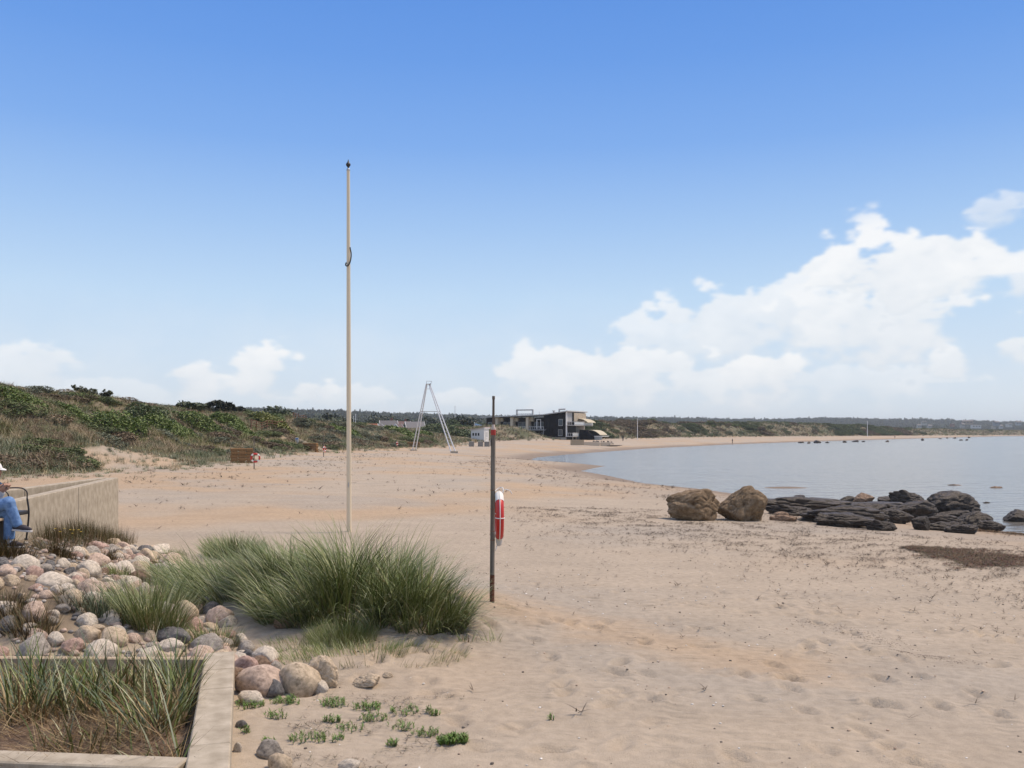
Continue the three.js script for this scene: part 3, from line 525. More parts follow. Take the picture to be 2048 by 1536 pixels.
// ---------------------------------------------------------------- dune grass: tufts far too many to count
function tuft(seed, n, h, w, splay) { const r = rng(seed), L = []; for (let i = 0; i < n; i++) { const a = r() * 6.283, q = r() * .22, v = .72 + r() * .56; L.push([Math.cos(a) * q, 0, Math.sin(a) * q, r() * 6.283, h * (.5 + r() * .6), .1 + r() * splay, .3 + r() * .8, w * (.6 + r() * .7), lin(v, v, v)]); } return blades(L, 3); }
function scatter(name, geo, mat, pts, label, category) {
  const m = new THREE.InstancedMesh(geo, mat, pts.length); m.name = numbered(name); const M = new THREE.Matrix4(), q = new THREE.Quaternion(), e = new THREE.Euler();
  pts.forEach(([x, y, z, s, sy, turn, c, tx = 0, tz = 0], i) => { e.set(tx, turn, tz); q.setFromEuler(e); M.compose(new THREE.Vector3(x, y, z), q, new THREE.Vector3(s, sy, s)); m.setMatrixAt(i, M); m.setColorAt(i, c); });
  m.castShadow = m.receiveShadow = true; tag(m, label, category, null, 'stuff'); scene.add(m); return m;
}
scatter('pebbles', rockGeo(5, { cuts: 7, detail: 2, keep: .65 }), std([1, 1, 1], .9), PEB[0], 'small pebbles filling the gaps of the stone bed', 'pebbles');
const THICKETS = [];   // filled below, keeps dune grass out of the rose thickets
const ROSES = [[238, 862, 104, 46, 2.0, 'bright green rose thicket sprawling over the middle of the left dune'], [335, 862, 110, 40, 1.6, 'long green rose thicket running along the left dune right of the brightest one'], [400, 850, 80, 30, 1.6, 'green thicket on the dune crest right of the long thicket'], [45, 815, 90, 22, 1.4, 'green thicket high on the dune at the left edge'], [150, 835, 80, 30, 1.2, 'low green thicket below the crest shrubs on the left dune'], [300, 835, 90, 26, 1.8, 'dark green thicket on the crest of the left dune'], [490, 868, 66, 18, 1.0, 'small green thicket where the left dune falls to the fence'], [365, 873, 26, 10, .7, 'little round green bush below the long thicket'], [545, 852, 80, 14, 1.8, 'yellow green thicket behind the brown wooden fence'], [455, 845, 60, 14, 1.3, 'green thicket near the dark pines on the crest'], [690, 868, 60, 12, 1.2, 'dark green thicket left of the flagpole among the far dunes'], [800, 868, 60, 14, 1.6, 'green thicket below the far houses'], [845, 872, 40, 14, 1.4, 'green thicket between the legs of the white tripod'], [885, 866, 90, 26, 3.0, 'big dark green bush mass behind the right leg of the tripod'], [930, 872, 60, 14, 2.0, 'dark bush left of the white hut'], [1052, 856, 30, 10, 1.8, 'yellow green bush on the mound before the black building']];
for (const [px, py, w, h, hh, label] of ROSES) { const g = ground(px, py), a = w / g.ppm / 2; THICKETS.push([g.x, g.z, a * 1.1, clamp(a * .9, 1, 8), hh, label, g.d]); }
const leafMat = new THREE.MeshPhysicalMaterial({ vertexColors: true, roughness: .62, side: THREE.DoubleSide, transmission: .2, thickness: 0 });
function leafCloud(seed, n, size, place, colour) {   // many small leaf faces set through a volume
  const r = rng(seed), pos = [], nor = [], cl = [], ix = []; const u = new THREE.Vector3(), v = new THREE.Vector3(), nn = new THREE.Vector3();
  for (let i = 0; i < n; i++) {
    const p = place(r); if (!p) continue; nn.set(r() - .5, r() * .9 + .1, r() - .5).normalize(); u.set(r() - .5, r() - .5, r() - .5).cross(nn).normalize(); v.crossVectors(nn, u); const s = size * (.6 + r() * .8), c = colour(r, p), k = pos.length / 3;
    for (const [a, b] of [[-1, 0], [0, -.55], [1, 0], [0, .55]]) { pos.push(p[0] + (u.x * a + v.x * b) * s, p[1] + (u.y * a + v.y * b) * s, p[2] + (u.z * a + v.z * b) * s); nor.push(nn.x, nn.y, nn.z); cl.push(c.r, c.g, c.b); }
    ix.push(k, k + 1, k + 2, k, k + 2, k + 3);
  }
  const g = new THREE.BufferGeometry(); g.setAttribute('position', new THREE.Float32BufferAttribute(pos, 3)); g.setAttribute('normal', new THREE.Float32BufferAttribute(nor, 3)); g.setAttribute('color', new THREE.Float32BufferAttribute(cl, 3)); g.setIndex(ix); return g;
}
THICKETS.forEach(([x, z, a, b, hh, label, d], i) => {
  const y0 = height(x, z), size = clamp(d * .0014, .05, .3), n = Math.round(clamp(a * b * 9 / (size * size), 2500, 13000));
  const o = thing('rose_thicket', label, 'shrub', [x, y0, z]);
  const bright = i === 8 || i === 15 ? 1 : 0, darkb = i === 13 || i === 14 || i === 5 ? 1 : 0;
  const place = r => { const t = r() * 6.283, q = Math.sqrt(r()), X = Math.cos(t) * q, Z = Math.sin(t) * q, edge = 1 + .35 * noise2(Math.cos(t) * 2 + i * 5, Math.sin(t) * 2); const wx = X * a * edge, wz = Z * b * edge; const lump = 1 + .7 * fbm2((x + wx) * .9, (z + wz) * .9 + i, 3); const top = hh * Math.pow(1 - q * q, .45) * lump * .75; const yy = height(x + wx, z + wz) - y0 + top * (1 - Math.pow(r(), 2.2) * .9); return [wx, yy, wz]; };
  mesh('foliage', leafCloud(700 + i, n, size, place, r => { const v = .75 + r() * .5; return bright ? lin(.17 * v, .19 * v, .03 * v) : darkb ? lin(.085 * v, .125 * v, .035 * v) : lin(.135 * v, .195 * v, .035 * v); }), leafMat, o).userData.kind = 'stuff';
  const L = [], r = rng(900 + i); for (let k = 0; k < 60; k++) { const t = r() * 6.28, q = r() * .8; L.push([Math.cos(t) * q * a, height(x + Math.cos(t) * q * a, z + Math.sin(t) * q * b) - y0, Math.sin(t) * q * b, r() * 6.28, hh * (.5 + r() * .4) * (1 - q * .4), .1 + r() * .3, .2, .02 + d * .0001, lin(.07, .05, .03)]); } mesh('stems', blades(L, 2), bladeFar, o).userData.kind = 'stuff';
});
{
  const r = rng(2024), geos = [tuft(1, 34, .46, .016, .8), tuft(2, 40, .34, .02, 1.0), tuft(3, 20, .62, .013, .5)], geosFar = [tuft(11, 18, .9, .05, .6), tuft(12, 14, .75, .06, .8)];
  const near = [[], [], []], far = [[], []], scrub = [];
  const inTh = (x, z) => THICKETS.some(t => { const a = (x - t[0]) / t[2], b = (z - t[1]) / t[3]; return a * a + b * b < .8; });
  const colour = (x, z, t) => {
    const n = fbm2(x * .12, z * .12 + 40, 3), m = fbm2(x * .05 + 9, z * .05, 3), v = .8 + r() * .45;
    let c = n > .12 ? [.19, .185, .09] : n > -.02 ? [.30, .25, .165] : n > -.14 ? [.19, .205, .13] : [.22, .175, .12];
    if (m > .12) c = [.20, .225, .155]; if (m < -.18) c = [.15, .165, .06]; if (t < 4 && m < .05) c = [.16, .19, .12]; const q = r(); if (q < .2) c = [.38, .32, .215]; else if (q < .32) c = [.11, .145, .055]; else if (q < .40) c = [.17, .115, .08];
    return lin(c[0] * v, c[1] * v, c[2] * v).multiplyScalar(z < -190 ? .82 : 1);
  };
  const area = (x0, x1, z0, z1, n, tmax, cb) => { for (let i = 0; i < n; i++) { const x = x0 + r() * (x1 - x0), z = z0 + r() * (z1 - z0); if (Math.abs(x) > -z * .66 + 6) continue; const t = footDist(x, z); if (t < -3 || t > tmax) continue; const e = vegEdge(x, z, t); if (r() > e * 1.05 && r() > .05 * sstep(-4, 0, t)) continue; const bare = sstep(.26, .40, fbm2(x * .11 + 70, z * .11, 3)) * sstep(20, 3, t); if (r() < bare * .9) continue; if (inTh(x, z)) continue; cb(x, z, t); } };
  area(-66, -18, -82, -24, 74000, 40, (x, z, t) => { const k = Math.floor(r() * 3), s = (.75 + r() * .6) * (1 + .9 * fbm2(x * .22 + 5, z * .22, 2)); near[k].push([x, height(x, z) - .03, z, s, s * (t < 2 ? .6 : 1), r() * 6.28, colour(x, z, t)]); });
  area(-95, 0, -190, -82, 52000, 48, (x, z, t) => { const k = Math.floor(r() * 3), s = (.8 + r() * .7) * (1 + .9 * fbm2(x * .16 + 5, z * .16, 2)); near[k].push([x, height(x, z) - .03, z, s * 1.25, s * .9, r() * 6.28, colour(x, z, t)]); });
  area(-110, 330, -560, -190, 150000, 48, (x, z, t) => { const s = (.75 + r() * .6) * (1 + .9 * fbm2(x * .1 + 5, z * .1, 2)); far[r() < .5 ? 0 : 1].push([x, height(x, z) - .05, z, s * 1.3, s, r() * 6.28, colour(x, z, t)]); });
  area(150, 800, -1150, -540, 90000, 60, (x, z, t) => { const s = (1.1 + r() * .9) * (1 + .9 * fbm2(x * .06 + 5, z * .06, 2)); far[r() < .5 ? 0 : 1].push([x, height(x, z) - .05, z, s * 2, s, r() * 6.28, colour(x, z, t)]); });
  near.forEach((p, i) => scatter('dune_grass', geos[i], bladeFar, p, ['straw and grey green dune grass covering the near dunes', 'bushy dune grass mixed through the near dunes', 'tall thin dune grass stalks on the near dunes'][i], 'dune grass'));
  far.forEach((p, i) => scatter('dune_grass', geosFar[i], bladeFar, p, ['dune grass covering the far dunes along the bay', 'low dune grass between the far dunes along the bay'][i], 'dune grass'));
  console.log('tufts', near.map(a => a.length), far.map(a => a.length));
  // scrub and woods behind the dunes
  const bush = leafCloud(31, 620, .10, q => { const a = q() * 6.28, s = Math.acos(2 * q() - 1), R = .75 + .3 * q(); return [Math.sin(s) * Math.cos(a) * R, .62 + Math.cos(s) * R * .62, Math.sin(s) * Math.sin(a) * R]; }, q => { const v = .7 + q() * .6; return lin(v, v, v); });
  const crown = leafCloud(32, 420, .15, q => { const k = Math.floor(q() * 7), ca = k * 2.4, cr = k ? .5 : 0, cy = .55 + (k % 3) * .28; const a = q() * 6.28, s = Math.acos(2 * q() - 1), R = .42 * (.7 + .3 * q()); return [Math.cos(ca) * cr + Math.sin(s) * Math.cos(a) * R, cy + Math.cos(s) * R, Math.sin(ca) * cr + Math.sin(s) * Math.sin(a) * R]; }, q => { const v = .65 + q() * .7; return lin(v, v, v); });
  const spruce = leafCloud(33, 300, .13, q => { const t = q(), a = q() * 6.28, R = (1 - t) * .42 * (.6 + .5 * q()) + .03; return [Math.cos(a) * R, .15 + t * 1.5, Math.sin(a) * R]; }, q => { const v = .65 + q() * .6; return lin(v, v, v); });
  const sc = [], wd = [], sp = [];
  for (let i = 0; i < 46000; i++) { const z = -110 - Math.pow(r(), 1.4) * 1000, x = -.62 * -z + r() * (-z * 1.24); const t = footDist(x, z); if (t < 14 || t > 420) continue; const g = fbm2(x * .02 + 4, z * .02, 3), dens = t < 45 ? sstep(.06, .22, fbm2(x * .045 + 30, z * .045, 3)) * (z < -190 ? .9 : .35) : sstep(-.25, .2, g); if (r() > dens) continue; const v = .75 + r() * .5; const q = x / -z, view = q > -.27 && q < -.07 && z > -345; const s = (t < 45 ? .7 + r() * .9 - z * .0014 : 1.2 + r() * 1.5) * (view ? .42 : 1); sc.push([x, height(x, z) - .1, z, s, s * (t < 45 ? .4 + r() * .3 : .7 + r() * .5), r() * 6, t < 45 ? lin(.08 * v, .12 * v, .035 * v) : lin(.06 * v, .085 * v, .032 * v)]); }
  for (let i = 0; i < 40000; i++) { const z = -500 - r() * 2100, x = -.66 * -z + r() * (-z * 1.32); const t = footDist(x, z); if (t < 380 || t > 1700 || z > -760) continue; if (t < 560 && fbm2(x * .006, z * .006 + 8, 3) < .08) continue; const v = .7 + r() * .6; const s = 4.5 + r() * 4; (r() < .8 ? wd : sp).push([x, height(x, z) - .6, z, s, s * (.85 + r() * .4), r() * 6, lin(.045 * v, .065 * v, .032 * v)]); }
  const lowS = [];
  for (let i = 0; i < 9000; i++) { const z = -28 - r() * 170, x = -.64 * -z + r() * (-z * .55); const t = footDist(x, z); if (t < 2.5 || t > 40 || inTh(x, z) || hollow(x, z) > .3) continue; if (fbm2(x * .16 + 60, z * .16, 3) < .04) continue; const v = .75 + r() * .5, k = fbm2(x * .09, z * .09 + 90, 2), s = .35 + r() * .6 - z * .002; const c = k > .08 ? [.13, .15, .10] : k > -.08 ? [.16, .12, .075] : [.10, .13, .045]; lowS.push([x, height(x, z) - .12, z, s, s * (.35 + r() * .3), r() * 6, lin(c[0] * v, c[1] * v, c[2] * v)]); }
  scatter('dune_scrub', bush, leafFar(), lowS, 'low grey green and brown creeping scrub between the near dune grass', 'scrub');
  for (let i = 0; i < 22000; i++) { const k = 11 + Math.floor(r() * 6), f = r(), a = FOOT[k], b = FOOT[k + 1], dx = b[0] - a[0], dz = b[1] - a[1], l = Math.hypot(dx, dz), off = 3 + r() * 42, x = a[0] + dx * f + dz / l * off, z = a[1] + dz * f - dx / l * off; if (z > -305 && x < 32) continue; const n = fbm2(x * .03 + 12, z * .03, 3), m = fbm2(x * .012, z * .012 + 44, 2); if (n < .05 && r() > .06) continue; const v = .7 + r() * .6, s = (.6 + r() * .8) * (1 - z * .0014), c = m > .02 ? [.075, .105, .035] : [.13, .10, .06]; sc.push([x, height(x, z) - .15, z, s, s * (.4 + r() * .35), r() * 6, lin(c[0] * v, c[1] * v, c[2] * v)]); }
  scatter('scrub', bush, leafFar(), sc, 'dark green scrub growing in and behind the far dunes', 'scrub');
  scatter('far_wood', crown, leafFar(), wd, 'broadleaved wood covering the far hills', 'wood');
  scatter('far_wood', spruce, leafFar(), sp, 'conifers mixed into the wood on the far hills', 'wood');
  console.log('scrub', sc.length, 'wood', wd.length, sp.length);
}
function leafFar() { return new THREE.MeshStandardMaterial({ vertexColors: true, roughness: .85, side: THREE.DoubleSide }); }

// ---------------------------------------------------------------- single trees and shrubs that stand out
function crestD(px) { let best = -9, bd = 60; for (let d = 35; d < 190; d += .5) { const e = (height((px - 1024) / 1750 * d, -d) - EYE) / d; if (e > best) { best = e; bd = d; } } return bd; }
function tree(name, label, px, top, w, d, kind, seed) {
  if (!d) d = crestD(px); const x = (px - 1024) / 1750 * d, z = -d, y = height(x, z) - .1, r = rng(seed), h = Math.max(1.1, EYE + (864 - top) / 1750 * d - y); const o = thing(name, label, kind === 'bush' || kind === 'twiggy' ? 'shrub' : 'tree', [x, y, z]);
  const trunkM = std([.07, .055, .04], .95), parts = [];
  const limb = (a, b, r0, r1) => { const A = new THREE.Vector3(...a), B = new THREE.Vector3(...b), g = new THREE.CylinderGeometry(r1, r0, A.distanceTo(B), 6, 1); g.translate(0, A.distanceTo(B) / 2, 0); g.applyQuaternion(new THREE.Quaternion().setFromUnitVectors(new THREE.Vector3(0, 1, 0), B.clone().sub(A).normalize())); g.translate(...a); return g; };
  const tips = [];
  if (kind === 'pine') { parts.push(limb([0, 0, 0], [.05 * h, h * .95, 0], .03 * h, .008 * h)); for (let i = 0; i < 9; i++) { const a = i * 2.4, y1 = h * (.35 + i * .065), R = w * .5 * (1 - i * .06); const t = [Math.cos(a) * R, y1 + h * .1, Math.sin(a) * R]; parts.push(limb([0, y1, 0], t, .012 * h, .004 * h)); tips.push(t); } tips.push([.05 * h, h * .95, 0]); }
  else { const n = kind === 'twiggy' ? 12 : 8; for (let i = 0; i < n; i++) { const a = i * 2.4, R = w * .5 * (.3 + .6 * r()), y1 = h * (.5 + .45 * r()); const t = [Math.cos(a) * R, y1, Math.sin(a) * R]; parts.push(limb([R * .1 * Math.cos(a), 0, 0], [t[0] * .45, y1 * .55, t[2] * .45], .025 * h, .014 * h), limb([t[0] * .45, y1 * .55, t[2] * .45], t, .014 * h, .005 * h)); tips.push(t); tips.push([t[0] * .6, y1 * .7, t[2] * .6]); } }
  mesh('trunk', mergeGeometries(parts), trunkM, o);
  const cR = kind === 'twiggy' ? w * .10 : kind === 'pine' ? w * .14 : w * .19, base3 = kind === 'pine' ? [.022, .035, .018] : kind === 'twiggy' ? [.09, .10, .04] : kind === 'dark' ? [.03, .05, .02] : [.06, .085, .03];
  mesh('crown', leafCloud(seed + 5, kind === 'twiggy' ? 420 : kind === 'pine' ? 900 : 1900, clamp(d * .0022, .1, .6) * (kind === 'twiggy' ? .7 : 1), q => { const t = tips[Math.floor(q() * tips.length)], a = q() * 6.28, s = Math.acos(2 * q() - 1), R = cR * Math.cbrt(q()) * 1.1; return [t[0] + Math.sin(s) * Math.cos(a) * R, Math.max(t[1] + Math.cos(s) * R * .8, .1), t[2] + Math.sin(s) * Math.sin(a) * R]; }, q => { const v = .7 + q() * .6; return lin(base3[0] * v, base3[1] * v, base3[2] * v); }), leafMat, o).userData.kind = 'stuff';
}
tree('crest_shrub', 'twiggy young shrub with sparse leaves on the left dune crest', 158, 782, 2.0, 0, 'twiggy', 1);
tree('crest_shrub', 'smaller twiggy shrub on the crest, right of the tallest one', 213, 796, 1.4, 0, 'twiggy', 2);
tree('crest_shrub', 'low twiggy shrub between the two crest shrubs', 182, 796, 1.8, 0, 'twiggy', 3);
tree('pine_tree', 'dark low pine on the crest, left one of the pair', 452, 814, 2.4, 0, 'pine', 4);
tree('pine_tree', 'dark low pine on the crest, right one of the pair', 477, 819, 1.8, 0, 'pine', 5);
tree('pine_tree', 'small dark pine bush at the left of the pine pair', 432, 822, 2.6, 0, 'pine', 6);
tree('crest_shrub', 'grey green bush on the crest left of the dark pines', 390, 814, 4.0, 0, 'bush', 7);
tree('broad_tree', 'round green tree behind the yellow green thicket', 556, 820, 7.6, 180, 'bush', 8);
tree('broad_tree', 'dense dark green tree beside the thin pole, left of the flagpole', 661, 832, 9, 300, 'dark', 9);
tree('broad_tree', 'spreading green tree just left of the flagpole', 685, 842, 10, 290, 'bush', 10);
tree('broad_tree', 'dark round tree behind the red roofed house', 748, 840, 9, 420, 'dark', 11);
tree('broad_tree', 'wide dark tree behind the white gabled houses', 770, 837, 17, 430, 'dark', 12);
tree('broad_tree', 'round tree above the grey roof left of the tripod', 806, 841, 9, 430, 'dark', 13);
tree('broad_tree', 'dark tree between the tripod legs', 880, 838, 14, 400, 'dark', 14);
tree('broad_tree', 'dark spreading bush behind the flagpole left of the white hut', 925, 838, 12, 330, 'dark', 15);

// ---------------------------------------------------------------- seaweed
{
  const r = rng(808); const flakes = [blades(Array.from({ length: 5 }, () => [(r() - .5) * .05, .004, (r() - .5) * .05, r() * 6.28, .05 + r() * .08, 1.1 + r() * .4, (r() - .3) * .9, .010, lin(1, 1, 1)]), 3), blades(Array.from({ length: 3 }, () => [(r() - .5) * .03, .004, (r() - .5) * .03, r() * 6.28, .09 + r() * .12, 1.3 + r() * .2, (r() - .5) * .4, .007, lin(1, 1, 1)]), 3)];
  const pts = [[], []];
  const add = (x, z, s, c, lift = 0) => pts[r() < .6 ? 0 : 1].push([x, height(x, z) + .012 + lift, z, s, s * (.8 + r() * .8), r() * 6.28, c]);
  const brown = () => { const v = .6 + r() * .8; return lin(.085 * v, .062 * v, .04 * v); }, greenish = () => { const v = .6 + r() * .8; return lin(.09 * v, .085 * v, .04 * v); };
  // strewn over the beach in tide lines
  for (let i = 0; i < 150000; i++) { const z = -8 - Math.pow(r(), 1.3) * 110, x = -32 + r() * 60; if (Math.abs(x) > -z * .62 + 2) continue; const s = shoreDist(x, z), t = footDist(x, z); if (s < 1.5 || t > -1 || bank(x, z) > .06) continue;
    const n = fbm2(x * .14 + 2, z * .2, 3), fine = fbm2(x * .9, z * 1.4 + 9, 2); const w = s + 3 * n;
    let dn = .028 + .95 * Math.exp(-(((w - 17.5) / 4.2) ** 2)) * sstep(-30, -18, z) + .55 * Math.exp(-(((w - 11) / 1.2) ** 2)) + .55 * Math.exp(-(((w - 5.5) / 1.1) ** 2)) + .30 * Math.exp(-(((t + 8) / 4.5) ** 2)) * sstep(-.1, .25, n + .1) + (z < -30 ? .16 * sstep(.05, .22, n) : 0);
    dn *= clamp(.35 + fine * 2.6, .04, 1.6); if (r() > dn * .75) continue; add(x, z, (.6 + r() * r() * 1.7) * (z < -40 ? 1.9 : z < -25 ? 1.35 : 1), t > -14 && r() < .6 ? greenish() : brown()); }
  for (let i = 0; i < 150000; i++) { const z = -10.5 - r() * 24, x = -1 + r() * 20; if (x > -z * .62 + 1) continue; const s = shoreDist(x, z); if (s < 3) continue; const n = fbm2(x * .14 + 2, z * .2, 3), fine = fbm2(x * 1.1, z * 1.6 + 9, 3), w = s + 3.5 * n; const dn = (1.1 * Math.exp(-(((w - 17.5) / 3.6) ** 2)) + .8 * Math.exp(-(((w - 11.5) / 1.0) ** 2)) + .03) * clamp(.3 + fine * 2.8, .05, 1.5); if (r() > dn * .8) continue; add(x, z, .32 + r() * r() * 1.1, brown()); }
  // the thick bank of wrack at the right, before the rocks
  const wa = ground(1822, 1096), wc = ground(2090, 1133), wl = Math.hypot(wc.x - wa.x, wc.z - wa.z), wx = (wc.x - wa.x) / wl, wz = (wc.z - wa.z) / wl;
  for (let i = 0; i < 56000; i++) { const u = r(), W = lerp(.4, 2.9, sstep(0, .6, u)), p = (r() * 2 - 1) * W * 1.5, x = wa.x + wx * wl * u - wz * p, z = wa.z + wz * wl * u + wx * p; const m = .75 - Math.abs(p) / W + 1.5 * fbm2(x * .8, z * .8, 4) + .5 * noise2(x * 5, z * 5); if (m < r() * .8) continue; add(x, z, .4 + r() * .7, lin(.06 + r() * .085, .04 + r() * .05, .022 + r() * .026), r() * .02); }
  for (let i = 0; i < 5000; i++) { const u = r(), v = (r() + r() - 1); const x = lerp(16.5, 20.5, u) + v * .9, z = lerp(-33.2, -30, u) + v * 1.6; if (fbm2(x * 1.2, z * 1.2, 2) < .02) continue; add(x, z, .7 + r() * .8, lin(.09 + r() * .06, .055 + r() * .03, .026), r() * .03); }
  // bits round the green plants by the low wall
  for (let i = 0; i < 900; i++) { const g = [lerp(-2.0, -.5, r()), lerp(-9.0, -6.6, r())]; if (noise2(g[0] * 2.2, g[1] * 2.2) < -.1) continue; const u = (g[0] + 2.99) * .956 - (g[1] + 9.43) * .293; if (u < .08) continue; add(g[0], g[1], .2 + r() * .4, r() < .3 ? greenish() : brown()); }
  const chips = []; for (let i = 0; i < 1500; i++) { const z = -5.5 - r() * 14, x = -2 + r() * 14; if (Math.abs(x) > -z * .62 + 1 || bank(x, z) > .03) continue; const k = r(), v = .5 + r() * .6, sz = .006 + r() * r() * .016; chips.push([x, height(x, z) + sz * .3, z, sz, sz * .5, r() * 6, k < .4 ? lin(.75 * v, .72 * v, .66 * v) : k < .75 ? lin(.12 * v, .1 * v, .08 * v) : lin(.45 * v, .33 * v, .24 * v)]); }
  { const a = ground(1620, 1240), b = ground(1945, 1338); for (let i = 0; i < 1500; i++) { const u = r(), v = (r() + r() + r() - 1.5) * .42, x = lerp(a.x, b.x, u) + v, z = lerp(a.z, b.z, u) + v * .6 + .25 * noise2(u * 4, 2), sz = .0035 + r() * r() * .006, q = .6 + r() * .6; if (noise2(u * 9, 7) < -.15) continue; chips.push([x, height(x, z) + sz * .2, z, sz, sz * .5, r() * 6, lin(.24 * q, .19 * q, .15 * q)]); } }
  scatter('shell_chips', rockGeo(3, { cuts: 7, detail: 1, keep: .6 }), std([1, 1, 1], .7), chips, 'tiny shell and stone chips scattered over the near sand', 'shell chips');
  const m = new THREE.MeshStandardMaterial({ vertexColors: true, roughness: .8, side: THREE.DoubleSide });
  scatter('seaweed', flakes[0], m, pts[0], 'dried brown seaweed tangles strewn over the beach in tide lines', 'seaweed'); scatter('seaweed', flakes[1], m, pts[1], 'thin dry stalks and seaweed strands strewn over the beach', 'seaweed');
  console.log('weed', pts.map(a => a.length));
}
// ---------------------------------------------------------------- materials of built things
const rc = rng(70);
const concreteMap = tex(512, (x, y) => { const n = fbm2(x * 6, y * 6, 5, 6) * 34 + fbm2(x * 40, y * 5, 2, 5) * 10 + (rc() - .5) * 18; const p = rc() > .9985 ? -60 : 0; return [166 + n + p, 156 + n + p, 138 + n + p]; }, true, 1);
const concreteBump = tex(256, (x, y) => { const v = 128 + 60 * fbm2(x * 10, y * 10, 4, 10) + (rc() - .5) * 40; return [v, v, v]; }, false, 2);
const concrete = new THREE.MeshStandardMaterial({ map: concreteMap, bumpMap: concreteBump, bumpScale: .004, roughness: .92 });
const woodMap = tex(256, (x, y) => { const n = fbm2(x * 3, y * 40, 3, 1) * 30 + Math.sin((y * 9 + fbm2(x * 2, y * 4, 2, 2)) * 6.28) * 10 + (rc() - .5) * 14; return [172 + n, 156 + n, 132 + n]; }, true, 1);
const greyWood = new THREE.MeshStandardMaterial({ map: woodMap, roughness: .9 });
function boxGeo(w, h, d, bev = .008) { // chamfered box, foot at y = 0
  const s = new THREE.Shape(); const a = w / 2 - bev, b = d / 2 - bev; s.moveTo(-a, -b); s.lineTo(a, -b); s.lineTo(a, b); s.lineTo(-a, b); s.closePath();
  const g = new THREE.ExtrudeGeometry(s, { depth: h - 2 * bev, bevelEnabled: true, bevelThickness: bev, bevelSize: bev, bevelSegments: 1, curveSegments: 1 }); g.rotateX(-Math.PI / 2); g.translate(0, bev, 0); return boxUV(g);
}
const box = (w, h, d, x, y, z) => { const g = new THREE.BoxGeometry(w, h, d); g.translate(x, y, z); return g; };
function rod(a, b, r0, r1 = r0, n = 10) { const A = new THREE.Vector3(...a), B = new THREE.Vector3(...b), l = A.distanceTo(B), g = new THREE.CylinderGeometry(r1, r0, l, n, 1); g.translate(0, l / 2, 0); g.applyQuaternion(new THREE.Quaternion().setFromUnitVectors(new THREE.Vector3(0, 1, 0), B.clone().sub(A).normalize())); g.translate(...a); return g; }
const tube = (pts, r, n = 24, k = 8) => new THREE.TubeGeometry(new THREE.CatmullRomCurve3(pts.map(p => new THREE.Vector3(...p))), n, r, k);
const lathe = (pts, n = 24) => new THREE.LatheGeometry(pts.map(p => new THREE.Vector2(...p)), n);

// ---------------------------------------------------------------- concrete walls and the planter in front
function wallRun(name, label, A, B, yTop, yBot, thick, mat, panels, cat = 'wall') {
  const dx = B[0] - A[0], dz = B[1] - A[1], L = Math.hypot(dx, dz), ang = Math.atan2(-dz, dx); const o = thing(name, label, cat, [A[0], yBot, A[1]], ang); let u = 0; const gap = .03;
  for (const l of panels) { const g = boxGeo(l - gap, yTop - yBot, thick, .01); g.translate(u + l / 2, 0, 0); mesh('panel', g, mat, o); u += l; }
  return o;
}
const sameTop = 1.55;
// front wall starts at its far end and comes towards the terrace
wallRun('concrete_wall', 'long beige concrete wall of smooth panels behind the seated person', [-9.87, -21.7], [-8.03, -13.5], sameTop, -.5, .2, concrete, [3.75, 4.654]);
wallRun('concrete_wall', 'rear concrete wall running behind the front wall, mostly hidden', [-10.12, -21.72], [-9.62, -13.4], sameTop, -.5, .2, concrete, [4.2, 4.13]);
